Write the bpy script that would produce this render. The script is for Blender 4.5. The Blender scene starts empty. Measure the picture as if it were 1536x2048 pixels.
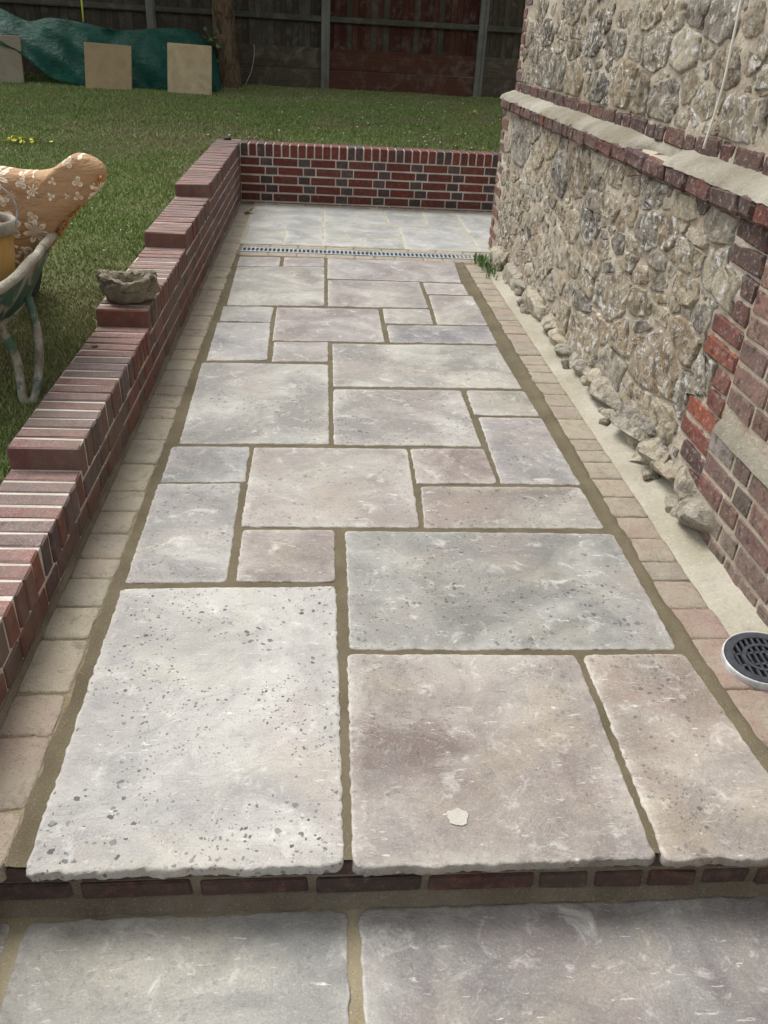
import bpy, math, random
import numpy as np
from mathutils import Vector, Matrix, noise as mnoise
R = math.radians
scene = bpy.context.scene
col = scene.collection

# ------------------------------------------------------------------ camera
cd = bpy.data.cameras.new('camera'); cam = bpy.data.objects.new('camera', cd); col.objects.link(cam)
cr = Vector((0.99666168, -0.06387296, 0.05085027)); cdn = Vector((0.01141536, -0.50769822, -0.86145935)); cf = Vector((0.08084055, 0.85916399, -0.50527422))
cam.matrix_world = Matrix(((cr.x, -cdn.x, -cf.x, 0), (cr.y, -cdn.y, -cf.y, 0), (cr.z, -cdn.z, -cf.z, 1.41), (0, 0, 0, 1)))
cd.sensor_fit = 'VERTICAL'; cd.sensor_height = 36.0; cd.sensor_width = 27.0
cd.lens = 1645 / 2048 * 36.0
cd.clip_start = 0.05; cd.clip_end = 500
scene.camera = cam

# ------------------------------------------------------------------ sky and sun: bright overcast
SUN_EL, SUN_AZ = R(58), R(-38)          # azimuth from +Y towards +X
w = bpy.data.worlds.new('World'); scene.world = w; w.use_nodes = True
nt = w.node_tree; bg = nt.nodes['Background']
sky = nt.nodes.new('ShaderNodeTexSky'); sky.sky_type = 'NISHITA'; sky.sun_disc = False
sky.sun_elevation = SUN_EL; sky.sun_rotation = SUN_AZ; sky.dust_density = 3.0; sky.air_density = 1.0
hs = nt.nodes.new('ShaderNodeHueSaturation'); hs.inputs['Saturation'].default_value = 0.22
nt.links.new(sky.outputs[0], hs.inputs['Color']); nt.links.new(hs.outputs[0], bg.inputs[0])
bg.inputs[1].default_value = 0.15
ld = bpy.data.lights.new('sun', 'SUN'); ld.energy = 1.6; ld.angle = R(28); ld.color = (1.0, 0.98, 0.95)
sun = bpy.data.objects.new('sun', ld); col.objects.link(sun)
sd = Vector((math.sin(SUN_AZ) * math.cos(SUN_EL), math.cos(SUN_AZ) * math.cos(SUN_EL), math.sin(SUN_EL)))
sun.rotation_euler = sd.to_track_quat('Z', 'Y').to_euler(); sun.location = sd * 30
vs = scene.view_settings; vs.view_transform = 'Standard'; vs.look = 'None'; vs.gamma = 1.0; vs.use_curve_mapping = False
vs.exposure = 0.78

# ------------------------------------------------------------------ helpers
rng = random.Random(7)
def lin(r, g, b, k=1.0):
    f = lambda c: (c / 255 / 12.92 if c <= 10 else ((c / 255 + 0.055) / 1.055) ** 2.4)
    return (f(r) * k, f(g) * k, f(b) * k, 1.0)
def nz(x, y, z=0.0): return mnoise.noise(Vector((x, y, z)))
def fbm(x, y, z=0.0, o=4):
    s, a = 0.0, 0.5
    for i in range(o):
        s += a * mnoise.noise(Vector((x, y, z))); x *= 2.03; y *= 2.03; z *= 2.03; a *= 0.5
    return s
def mesh(name, v, f, mat=None, smooth=True):
    me = bpy.data.meshes.new(name); me.from_pydata([tuple(p) for p in v], [], f); me.update()
    if smooth: me.polygons.foreach_set('use_smooth', [True] * len(me.polygons))
    if mat: me.materials.append(mat)
    return me
def add(name, me, parent=None, loc=(0, 0, 0), rot=(0, 0, 0), color=None):
    """link a mesh as one object; loc is a world position, parents are never rotated"""
    o = bpy.data.objects.new(name, me); col.objects.link(o)
    if parent is not None:
        o.parent = parent
        q = parent; off = Vector((0, 0, 0))
        while q is not None: off += q.location; q = q.parent
        o.location = Vector(loc) - off
    else: o.location = loc
    o.rotation_euler = rot
    if color is not None: o.color = color
    return o
def tag(o, label, cat, group=None):
    o['label'] = label; o['category'] = cat
    if group: o['group'] = group
    return o
def thing(name, label, cat, loc=(0, 0, 0), group=None):
    o = bpy.data.objects.new(name, None); col.objects.link(o); o.location = loc; o.empty_display_size = 0.1
    return tag(o, label, cat, group)
def structure(name, me):
    o = add(name, me); o['kind'] = 'structure'; return o
def cbox_data(sx, sy, sz, b, jit=0.0, seed=0):
    """a box with chamfered edges: 24 corners, 26 faces"""
    r = random.Random(seed); v = []; idx = {}
    h = (sx / 2, sy / 2, sz / 2)
    for a in (-1, 1):
        for c in (-1, 1):
            for d in (-1, 1):
                j = [r.uniform(-jit, jit) for _ in range(3)]
                for ax in range(3):
                    p = [a * h[0] + j[0], c * h[1] + j[1], d * h[2] + j[2]]; s = (a, c, d)
                    for k in range(3):
                        if k != ax: p[k] -= s[k] * b * r.uniform(0.6, 1.4)
                    idx[(a, c, d, ax)] = len(v); v.append(p)
    f = []
    for ax in range(3):
        o1, o2 = [(1, 2), (2, 0), (0, 1)][ax]
        for s in (-1, 1):
            ring = []
            for p, q in ((-1, -1), (1, -1), (1, 1), (-1, 1)):
                k = [0, 0, 0]; k[ax] = s; k[o1] = p; k[o2] = q; ring.append(idx[(*k, ax)])
            f.append(ring if s > 0 else ring[::-1])
    for ax in range(3):
        o1, o2 = [(1, 2), (2, 0), (0, 1)][ax]
        for p in (-1, 1):
            for q in (-1, 1):
                def g(t, a2):
                    k = [0, 0, 0]; k[ax] = t; k[o1] = p; k[o2] = q; return idx[(*k, a2)]
                ring = [g(-1, o1), g(1, o1), g(1, o2), g(-1, o2)]
                f.append(ring[::-1] if p * q > 0 else ring)
    for a in (-1, 1):
        for c in (-1, 1):
            for d in (-1, 1):
                ring = [idx[(a, c, d, 0)], idx[(a, c, d, 1)], idx[(a, c, d, 2)]]
                f.append(ring if a * c * d > 0 else ring[::-1])
    return v, f
_cache = {}
def cbox(sx, sy, sz, b=0.003, jit=0.0, mat=None, variants=5, name='block'):
    k = (round(sx, 3), round(sy, 3), round(sz, 3), b, mat.name if mat else '', rng.randrange(variants))
    if k not in _cache:
        v, f = cbox_data(sx, sy, sz, b, jit, hash(k[:4]) % 9973 + k[5] * 131)
        _cache[k] = mesh(name, v, f, mat, smooth=False)
    return _cache[k]
def tube_data(pts, rad, n=8, cap=True):
    v, f = [], []; pts = [Vector(p) for p in pts]; up = None
    for i, p in enumerate(pts):
        t = (pts[min(i + 1, len(pts) - 1)] - pts[max(i - 1, 0)]).normalized()
        if up is None: up = t.orthogonal().normalized()
        up = (up - t * up.dot(t)).normalized(); s = t.cross(up)
        r = rad[i] if isinstance(rad, (list, tuple)) else rad
        for k in range(n):
            a = 2 * math.pi * k / n; v.append(p + up * (math.cos(a) * r) + s * (math.sin(a) * r))
    for i in range(len(pts) - 1):
        for k in range(n):
            f.append((i * n + k, i * n + (k + 1) % n, (i + 1) * n + (k + 1) % n, (i + 1) * n + k))
    if cap: f.append(tuple(range(n))[::-1]); f.append(tuple(range((len(pts) - 1) * n, len(pts) * n)))
    return v, f
def spline(pts, n):
    """Catmull-Rom through pts, n samples per span"""
    P = [Vector(p) for p in pts]; P = [2 * P[0] - P[1]] + P + [2 * P[-1] - P[-2]]; out = []
    for i in range(1, len(P) - 2):
        for k in range(n):
            t = k / n; a, b, c, d = P[i - 1], P[i], P[i + 1], P[i + 2]
            out.append(0.5 * (2 * b + (c - a) * t + (2 * a - 5 * b + 4 * c - d) * t * t + (3 * b - a - 3 * c + d) * t ** 3))
    out.append(P[-2]); return out
def join(parts):
    V, F = [], []
    for v, f in parts:
        o = len(V); V += [tuple(p) for p in v]; F += [tuple(i + o for i in q) for q in f]
    return V, F
def grid_data(nu, nv, fn):
    v = [fn(i / nu, j / nv) for j in range(nv + 1) for i in range(nu + 1)]
    f = [(j * (nu + 1) + i, j * (nu + 1) + i + 1, (j + 1) * (nu + 1) + i + 1, (j + 1) * (nu + 1) + i) for j in range(nv) for i in range(nu)]
    return v, f

# ------------------------------------------------------------------ material helper
class NB:
    def __init__(s, name, rough=0.85, spec=0.3):
        s.m = bpy.data.materials.new(name); s.m.use_nodes = True; s.nt = s.m.node_tree
        s.b = s.nt.nodes['Principled BSDF']; s.b.inputs['Roughness'].default_value = rough
        s.b.inputs['Specular IOR Level'].default_value = spec
    def nd(s, t, **p):
        n = s.nt.nodes.new(t)
        for k, v in p.items(): setattr(n, k, v)
        return n
    def put(s, sock, v):
        if hasattr(v, 'is_output'): s.nt.links.new(v, sock)
        elif isinstance(v, (tuple, list)):
            v = tuple(v)
            n = len(sock.default_value); sock.default_value = (v + (1.0,))[:n] if len(v) < n else v[:n]
        else:
            try: sock.default_value = v
            except TypeError: sock.default_value = (v, v, v, 1.0)[:len(sock.default_value)]
    def math(s, op, a, b=0.0, clamp=False):
        n = s.nd('ShaderNodeMath', operation=op, use_clamp=clamp); s.put(n.inputs[0], a); s.put(n.inputs[1], b); return n.outputs[0]
    def vmath(s, op, a, b=(0, 0, 0)):
        n = s.nd('ShaderNodeVectorMath', operation=op); s.put(n.inputs[0], a); s.put(n.inputs[1], b); return n.outputs[0]
    def scaled(s, vec, sc, rot=(0, 0, 0)):
        n = s.nd('ShaderNodeMapping'); s.put(n.inputs['Vector'], vec); n.inputs['Scale'].default_value = sc; n.inputs['Rotation'].default_value = rot; return n.outputs[0]
    def coord(s, own=True, kind='Object'):
        c = s.nd('ShaderNodeTexCoord').outputs[kind]
        if own:
            oi = s.nd('ShaderNodeObjectInfo'); r = s.math('MULTIPLY', oi.outputs['Random'], 53.0)
            cb = s.nd('ShaderNodeCombineXYZ'); s.put(cb.inputs[0], r); s.put(cb.inputs[1], s.math('MULTIPLY', r, 1.7)); s.put(cb.inputs[2], s.math('MULTIPLY', r, 0.6))
            c = s.vmath('ADD', c, cb.outputs[0])
        return c
    def world(s): return s.nd('ShaderNodeNewGeometry').outputs['Position']
    def objcol(s): return s.nd('ShaderNodeObjectInfo').outputs['Color']
    def objrand(s): return s.nd('ShaderNodeObjectInfo').outputs['Random']
    def attr(s, name): n = s.nd('ShaderNodeAttribute'); n.attribute_name = name; return n.outputs['Fac']
    def noise(s, vec, sc, det=4, ro=0.55, dist=0.0):
        n = s.nd('ShaderNodeTexNoise'); s.put(n.inputs['Vector'], vec); n.inputs['Scale'].default_value = sc
        n.inputs['Detail'].default_value = det; n.inputs['Roughness'].default_value = ro; n.inputs['Distortion'].default_value = dist; return n.outputs[0]
    def vor(s, vec, sc, feature='F1', rand=1.0):
        n = s.nd('ShaderNodeTexVoronoi', feature=feature); s.put(n.inputs['Vector'], vec); n.inputs['Scale'].default_value = sc; n.inputs['Randomness'].default_value = rand; return n
    def ramp(s, fac, *stops):
        n = s.nd('ShaderNodeValToRGB'); s.put(n.inputs[0], fac); e = n.color_ramp.elements
        while len(e) < len(stops): e.new(0.5)
        for el, (p, c) in zip(e, stops):
            el.position = p; el.color = c if isinstance(c, tuple) else (c, c, c, 1)
        return n.outputs[0]
    def mix(s, fac, a, b, mode='MIX'):
        n = s.nd('ShaderNodeMix', data_type='RGBA', blend_type=mode); s.put(n.inputs[0], fac); s.put(n.inputs[6], a); s.put(n.inputs[7], b); return n.outputs[2]
    def bump(s, h, strength=0.5, dist=0.01, prev=None):
        n = s.nd('ShaderNodeBump'); n.inputs['Strength'].default_value = strength; n.inputs['Distance'].default_value = dist; s.put(n.inputs['Height'], h)
        if prev is not None: s.put(n.inputs['Normal'], prev)
        return n.outputs[0]
    def done(s, color, normal=None, rough=None):
        s.put(s.b.inputs['Base Color'], color)
        if normal is not None: s.put(s.b.inputs['Normal'], normal)
        if rough is not None: s.put(s.b.inputs['Roughness'], rough)
        return s.m
M = {}
def up_facing(n):                       # how much a face looks up, for residue that lies on tops
    sp = n.nd('ShaderNodeSeparateXYZ'); n.put(sp.inputs[0], n.nd('ShaderNodeNewGeometry').outputs['Normal']); return sp.outputs[2]

# riven sandstone slab: object colour is the stone's own tint, its alpha how much lichen it carries
n = NB('riven_sandstone', 0.75, 0.3); c = n.coord(); oi_ = n.nd('ShaderNodeObjectInfo'); base = oi_.outputs['Color']
off = lambda x, y, z: n.vmath('ADD', c, (x, y, z))
k = n.mix(n.ramp(n.noise(c, 2.4, 7, 0.62, 0.9), (0.40, 0.0), (0.62, 1.0)), n.mix(0.20, base, (0, 0, 0, 1)), n.mix(0.34, base, lin(232, 231, 220, .74)))
k = n.mix(n.ramp(n.noise(off(3, 14, 7), 2.9, 7, 0.65, 0.8), (0.50, 0.0), (0.66, 0.7)), k, n.mix(0.6, base, lin(146, 147, 146, .64)))
k = n.mix(n.ramp(n.noise(off(1, 3, 5), 2.1, 6, 0.6, 0.8), (0.54, 0.0), (0.70, 0.6)), k, n.mix(0.5, base, lin(194, 170, 160, .66)))
k = n.mix(n.ramp(n.noise(off(9, 4, 2), 2.6, 6, 0.6, 0.7), (0.52, 0.0), (0.72, 0.6)), k, n.mix(0.6, base, lin(208, 198, 172, .68)))
mid = n.noise(c, 13, 7, 0.7, 0.7)
k = n.mix(n.ramp(mid, (0.30, 0.5), (0.46, 0.0), (0.56, 0.0), (0.72, 0.55)), k, n.mix(n.ramp(mid, (0.45, 0.0), (0.55, 1.0)), n.mix(0.5, base, lin(104, 102, 104, .62)), lin(236, 234, 226, .8)))
fl = n.noise(n.scaled(c, (22, 90, 30), (0, 0, 0.6)), 1.0, 4, 0.65, 0.6)
k = n.mix(n.ramp(fl, (0.30, 0.45), (0.38, 0.0), (0.63, 0.0), (0.72, 0.6)), k, n.mix(n.ramp(fl, (0.45, 0.0), (0.55, 1.0)), n.mix(0.4, base, lin(110, 104, 104, .6)), lin(240, 238, 230, .82)))
fine = n.noise(c, 210, 4, 0.75)
k = n.mix(n.ramp(fine, (0.30, 0.40), (0.46, 0.0), (0.56, 0.0), (0.72, 0.30)), k, n.mix(n.ramp(fine, (0.45, 0.0), (0.55, 1.0)), lin(96, 92, 92, .6), lin(240, 238, 232, .82)))
layer = n.noise(n.scaled(c, (4, 7, 5), (0, 0, 0.5)), 1.0, 7, 0.6, 1.8)
k = n.mix(n.ramp(layer, (0.458, 0.0), (0.466, 0.14), (0.476, 0.0), (0.600, 0.0), (0.608, 0.20), (0.618, 0.0)), k, lin(238, 234, 224, .8))
wn = n.nd('ShaderNodeTexNoise'); n.put(wn.inputs['Vector'], c); wn.inputs['Scale'].default_value = 75; wn.inputs['Detail'].default_value = 3
cw = n.vmath('ADD', c, n.vmath('MULTIPLY', n.vmath('SUBTRACT', wn.outputs['Color'], (0.5, 0.5, 0.5)), (0.016, 0.016, 0.016)))
def spots(scale, hi, cl, thr):          # lichen dots: ragged, each with its own size and strength, in drifts
    v = n.vor(n.vmath('ADD', cw, (cl * 3, cl, 0)), scale)
    sp = n.nd('ShaderNodeSeparateColor'); n.put(sp.inputs[0], v.outputs['Color'])
    drift = n.ramp(n.noise(off(cl, 0, cl), 3.4, 3, 0.6), (thr, 0.0), (thr + 0.16, 1.0))
    rad = n.math('MULTIPLY', n.math('POWER', sp.outputs[0], 2.8), n.math('MULTIPLY', drift, hi))
    e = n.math('MULTIPLY', n.math('SUBTRACT', rad, v.outputs['Distance']), 18.0, True)
    return n.math('MULTIPLY', e, n.math('MULTIPLY_ADD', sp.outputs[1], 0.5))
dots = n.math('MAXIMUM', spots(34, 0.36, 5.0, 0.44), n.math('MAXIMUM', spots(62, 0.50, 11.0, 0.41), spots(115, 0.54, 17.0, 0.40)))
k = n.mix(n.math('MULTIPLY', dots, n.math('MULTIPLY', oi_.outputs['Alpha'], 0.95)), k, lin(84, 86, 88, .62))
k = n.mix(n.math('MULTIPLY', n.attr('edge'), n.ramp(n.noise(c, 30, 5, 0.75), (0.35, 0.0), (0.65, 0.9))), k, lin(236, 232, 220, .8))
lay = n.ramp(layer, (0.35, 0.0), (0.455, 0.35), (0.47, 0.6), (0.598, 0.7), (0.612, 1.0))
nm = n.bump(lay, 0.55, 0.005); nm = n.bump(n.noise(c, 30, 7, 0.72), 0.45, 0.006, nm); nm = n.bump(fine, 0.35, 0.002, nm)
M['slab'] = n.done(k, nm, n.ramp(mid, (0.3, 0.65), (0.7, 0.88)))

# tumbled concrete sett: object colour is its tint
n = NB('tumbled_sett', 0.9, 0.2); c = n.coord(); base = n.objcol()
k = n.mix(n.ramp(n.noise(c, 14, 5, 0.65, 0.4), (0.42, 0.0), (0.7, 0.6)), base, lin(178, 156, 142, .66))
k = n.mix(n.ramp(n.noise(n.vmath('ADD', c, (4, 1, 8)), 12, 4, 0.6), (0.48, 0.0), (0.75, 0.65)), k, lin(204, 194, 168, .74))
k = n.mix(n.ramp(n.noise(n.vmath('ADD', c, (1, 7, 3)), 17, 4, 0.6), (0.52, 0.0), (0.8, 0.6)), k, lin(150, 144, 138, .66))
g = n.noise(c, 190, 3, 0.7)
k = n.mix(n.ramp(g, (0.28, 0.55), (0.45, 0.0), (0.6, 0.0), (0.8, 0.4)), k, n.mix(n.ramp(g, (0.45, 0.0), (0.55, 1.0)), lin(80, 72, 62, .6), lin(225, 212, 190, .6)))
k = n.mix(n.math('MULTIPLY', n.math('LESS_THAN', n.vor(c, 80).outputs['Distance'], 0.17), 0.7), k, lin(60, 54, 46))
k = n.mix(n.ramp(n.noise(n.world(), 5, 6, 0.65, 0.5), (0.3, 0.1), (0.65, 0.75)), k, lin(196, 188, 166, .68))
k = n.mix(n.ramp(n.noise(n.world(), 17, 6, 0.75, 0.6), (0.54, 0.0), (0.68, 0.55)), k, lin(134, 126, 112, .6))
nm = n.bump(n.noise(c, 60, 6, 0.75), 0.9, 0.010); nm = n.bump(g, 0.7, 0.004, nm)
M['sett'] = n.done(k, nm)

def mortar_mat(name, c0, c1, scale=30, bstr=0.5, gritty=0.5, rough=0.92):
    n = NB(name, rough, 0.2); c = n.world()
    k = n.mix(n.ramp(n.noise(c, scale * 0.2, 5, 0.6, 0.5), (0.35, 0.0), (0.65, 1.0)), c0, c1)
    g = n.noise(c, scale * 8, 3, 0.7)
    k = n.mix(n.math('MULTIPLY', n.ramp(g, (0.3, 1.0), (0.45, 0.0), (0.58, 0.0), (0.75, 1.0)), gritty), k, n.mix(n.ramp(g, (0.45, 0.0), (0.55, 1.0)), n.mix(0.5, c0, (0, 0, 0, 1)), n.mix(0.5, c1, (1, 1, 1, 1))))
    nm = n.bump(n.noise(c, scale, 6, 0.7), bstr, 0.012); nm = n.bump(g, 0.4, 0.002, nm)
    return n.done(k, nm)
M['joint'] = mortar_mat('fresh_sand_cement_joint', lin(118, 107, 84, .54), lin(136, 125, 100, .56), 30, 0.3, 0.3)
M['wmortar'] = mortar_mat('pale_brick_mortar', lin(200, 190, 176, .72), lin(226, 218, 206, .78), 30, 0.4, 0.3)
M['greymortar'] = mortar_mat('grey_step_mortar', lin(128, 118, 100, .6), lin(156, 146, 128, .6), 30, 0.6, 0.4)
M['lime'] = mortar_mat('lime_mortar', lin(186, 170, 148, .64), lin(216, 205, 186, .72), 14, 1.0, 0.5)
M['concrete'] = mortar_mat('concrete', lin(180, 172, 148, .6), lin(206, 200, 182, .62), 12, 0.5, 0.35)
M['cement'] = mortar_mat('cement_fillet', lin(158, 150, 130, .55), lin(198, 192, 174, .58), 14, 1.0, 0.35)
M['soil'] = mortar_mat('soil', lin(140, 126, 98, .6), lin(168, 154, 124, .62), 14, 0.9, 0.5)
M['pale_joint'] = mortar_mat('dry_pale_joint', lin(192, 186, 160, .64), lin(212, 206, 184, .68), 30, 0.3, 0.25)

def brick_mat(name, haze, dark=lin(66, 58, 58), lichen=0.0, wash=0.0):
    n = NB(name, 0.85, 0.25); c = n.coord(); base = n.objcol()
    k = n.mix(n.ramp(n.noise(c, 16, 5, 0.65, 0.6), (0.45, 0.0), (0.72, 0.6)), base, dark)
    k = n.mix(n.ramp(n.noise(n.vmath('ADD', c, (5, 2, 9)), 30, 4, 0.6), (0.5, 0.0), (0.8, 0.45)), k, n.mix(0.5, base, lin(200, 140, 110)))
    g = n.noise(c, 260, 3, 0.75)
    k = n.mix(n.ramp(g, (0.3, 0.5), (0.45, 0.0), (0.6, 0.0), (0.75, 0.35)), k, n.mix(n.ramp(g, (0.45, 0.0), (0.55, 1.0)), lin(50, 40, 38), lin(210, 180, 165)))
    if haze:                            # mortar haze and sand left lying on the tops
        t = n.ramp(up_facing(n), (0.6, 0.0), (0.9, 1.0))
        a = n.ramp(n.noise(c, 24, 5, 0.7, 0.4), (0.3, 0.15), (0.75, 0.85))
        a = n.math('MULTIPLY', n.math('ADD', n.math('MULTIPLY', a, 0.55), n.ramp(n.noise(c, 170, 3, 0.8), (0.5, 0.0), (0.66, 0.6))), n.math('MULTIPLY', t, haze), True)
        k = n.mix(a, k, lin(206, 184, 176, .62))
    if wash:                            # smeared cement wash, in runs down the face
        wv = n.scaled(n.world(), (3.0, 3.0, 1.0))
        a = n.ramp(n.noise(wv, 1.6, 5, 0.65, 0.4), (0.40, 0.08), (0.68, 1.0))
        k = n.mix(n.math('MULTIPLY', a, wash), k, lin(150, 134, 120, .52))
    if lichen:
        l = n.noise(c, 46, 5, 0.75, 0.3)
        k = n.mix(n.math('MULTIPLY', n.ramp(l, (0.55, 0.0), (0.62, 1.0)), lichen), k, lin(214, 208, 200, .7))
        k = n.mix(n.ramp(n.noise(n.vmath('ADD', c, (2, 2, 7)), 28, 4, 0.7), (0.54, 0.0), (0.66, 0.75)), k, lin(64, 56, 54, .8))
    nm = n.bump(n.noise(c, 40, 6, 0.75), 0.55 if not lichen else 0.9, 0.006 if not lichen else 0.014); nm = n.bump(g, 0.35, 0.002, nm)
    return n.done(k, nm)
M['brick'] = brick_mat('garden_brick', 0.9, wash=0.8)
M['brick2'] = brick_mat('clean_garden_brick', 0.35)
M['oldbrick'] = brick_mat('weathered_house_brick', 0.0, lichen=0.4, wash=0.4)
M['pierbrick'] = brick_mat('dusty_house_brick', 0.0, lichen=0.3, wash=0.9)
M['dry_joint'] = mortar_mat('dry_tan_joint', lin(168, 156, 126, .56), lin(190, 178, 148, .6), 30, 0.4, 0.35)
M['stepbrick'] = brick_mat('dark_step_brick', 0.0, wash=0.2)

def stone_mat(name, lich):
    n = NB(name, 0.85, 0.3); c = n.coord(); base = n.objcol()
    k = n.mix(n.ramp(n.noise(c, 9, 6, 0.65, 0.8), (0.36, 0.0), (0.60, 0.9)), base, n.mix(0.6, base, lin(214, 202, 178, .78)))
    k = n.mix(n.ramp(n.noise(n.vmath('ADD', c, (7, 3, 1)), 13, 6, 0.7, 0.6), (0.50, 0.0), (0.60, 0.85)), k, n.mix(0.3, lin(80, 78, 74, .6), base))
    k = n.mix(n.ramp(n.noise(n.vmath('ADD', c, (1, 9, 4)), 8, 4, 0.6, 0.5), (0.5, 0.0), (0.75, 0.5)), k, lin(168, 142, 110, .6))
    k = n.mix(n.math('MULTIPLY', n.ramp(n.noise(n.vmath('ADD', c, (3, 5, 2)), 24, 6, 0.75, 0.5), (0.53, 0.0), (0.60, 1.0)), lich), k, lin(232, 230, 224, .85))
    g = n.noise(c, 120, 4, 0.75)
    k = n.mix(n.ramp(g, (0.3, 0.6), (0.46, 0.0), (0.6, 0.0), (0.78, 0.4)), k, n.mix(n.ramp(g, (0.45, 0.0), (0.55, 1.0)), lin(58, 54, 50), lin(228, 222, 210)))
    v = n.vor(n.scaled(c, (1, 1.3, 0.8)), 26, 'DISTANCE_TO_EDGE')
    crack = n.ramp(v.outputs['Distance'], (0.0, 0.0), (0.05, 1.0))
    nm = n.bump(n.noise(c, 26, 8, 0.72, 0.8), 0.8, 0.035); nm = n.bump(n.noise(c, 90, 5, 0.75), 0.6, 0.008, nm)
    return n.done(k, nm)
M['stone'] = stone_mat('rubble_stone', 0.5); M['stone_white'] = stone_mat('lichened_rubble_stone', 1.0)
M['foot'] = stone_mat('footing_rubble', 0.3)

# lawn soil, grass
n = NB('lawn_ground', 0.95, 0.1); c = n.world()
k = n.mix(n.ramp(n.noise(c, 0.9, 5, 0.6, 0.5), (0.4, 0.0), (0.65, 1.0)), (0.13, 0.145, 0.06, 1), (0.19, 0.165, 0.10, 1))
k = n.mix(n.ramp(n.noise(c, 120, 3, 0.7), (0.4, 0.0), (0.7, 0.6)), k, (0.05, 0.05, 0.02, 1))
M['lawn'] = n.done(k, n.bump(n.noise(c, 90, 4, 0.7), 0.8, 0.02))
n = NB('grass_blade', 0.6, 0.2); c = n.world()
isl = n.nd('ShaderNodeNewGeometry').outputs['Random Per Island']
k = n.ramp(isl, (0.0, (0.12, 0.19, 0.05, 1)), (0.45, (0.175, 0.255, 0.065, 1)), (0.85, (0.24, 0.30, 0.095, 1)), (1.0, (0.34, 0.31, 0.17, 1)))
dry = n.ramp(n.noise(c, 0.8, 5, 0.62, 0.6), (0.45, 0.0), (0.66, 0.75))
k = n.mix(dry, k, n.ramp(isl, (0.0, (0.18, 0.18, 0.08, 1)), (0.5, (0.27, 0.235, 0.13, 1)), (1.0, (0.36, 0.30, 0.18, 1))))
k = n.mix(n.ramp(n.noise(n.vmath('ADD', c, (4, 7, 0)), 0.5, 3, 0.5), (0.48, 0.0), (0.62, 0.55)), k, n.mix(0.5, k, (0.09, 0.19, 0.045, 1)))
M['grass'] = n.done(k)

def wood_mat(name, rough=0.9):
    n = NB(name, rough, 0.2); c = n.coord(); base = n.objcol()
    gr = n.noise(n.scaled(c, (60, 60, 2.2)), 1.0, 5, 0.65, 0.8)
    k = n.mix(n.ramp(gr, (0.3, 0.0), (0.7, 0.8)), n.mix(0.55, base, (0.0, 0.0, 0.0, 1)), base)
    k = n.mix(n.ramp(n.noise(c, 5, 5, 0.7, 0.6), (0.5, 0.0), (0.75, 0.5)), k, lin(110, 112, 104))
    return n.done(k, n.bump(gr, 0.6, 0.006))
M['wood'] = wood_mat('weathered_fence_wood')
n = NB('gravel_board_wood', 0.9, 0.2); c = n.coord(); base = n.objcol()
gr = n.noise(n.scaled(c, (2.2, 60, 60)), 1.0, 5, 0.65, 0.8)
k = n.mix(n.ramp(gr, (0.3, 0.0), (0.7, 0.8)), n.mix(0.5, base, (0, 0, 0, 1)), base)
k = n.mix(n.ramp(n.noise(c, 4, 6, 0.7, 0.8), (0.5, 0.0), (0.72, 0.5)), k, lin(124, 122, 112))
M['board'] = n.done(k, n.bump(gr, 0.5, 0.006))

def simple(name, c0, c1, scale=20, rough=0.6, spec=0.4, bstr=0.3, bdist=0.004, metal=0.0):
    n = NB(name, rough, spec); c = n.coord()
    k = n.mix(n.ramp(n.noise(c, scale, 5, 0.65, 0.4), (0.38, 0.0), (0.66, 1.0)), c0, c1)
    n.b.inputs['Metallic'].default_value = metal
    return n.done(k, n.bump(n.noise(c, scale * 3, 5, 0.7), bstr, bdist))

# ================================================================== THE SETTING
def lawn_h(x, y):
    pts = ((-20, 0.05), (1.0, 0.10), (2.3, 0.18), (3.46, 0.255), (4.6, 0.325), (5.7, 0.395), (8.0, 0.455), (13.8, 0.60), (60, 0.7))
    for (a, za), (b, zb) in zip(pts, pts[1:]):
        if y <= b: h = za + (zb - za) * max(0.0, (y - a) / (b - a)); break
    else: h = 0.7
    return h + 0.012 * nz(x * 0.9, y * 0.9, 3.0) + 0.006 * nz(x * 4, y * 4, 5.0)
structure('ground', mesh('ground', [(-150, -150, -0.4), (150, -150, -0.4), (150, 150, -0.4), (-150, 150, -0.4)], [(0, 1, 2, 3)], M['soil']))
def lg(x0, x1, y0, y1, nx, ny):
    def fn(u, v):
        x = x0 + (x1 - x0) * u; y = y0 + (y1 - y0) * v; return (x, y, lawn_h(x, y))
    return grid_data(nx, ny, fn)
lawn = structure('lawn', mesh('lawn', *join([lg(-14, -0.925, -6, 8.13, 60, 70), lg(-14, 14, 8.13, 16, 110, 34), lg(-14, 14, 16, 60, 12, 20)]), M['lawn']))

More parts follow.
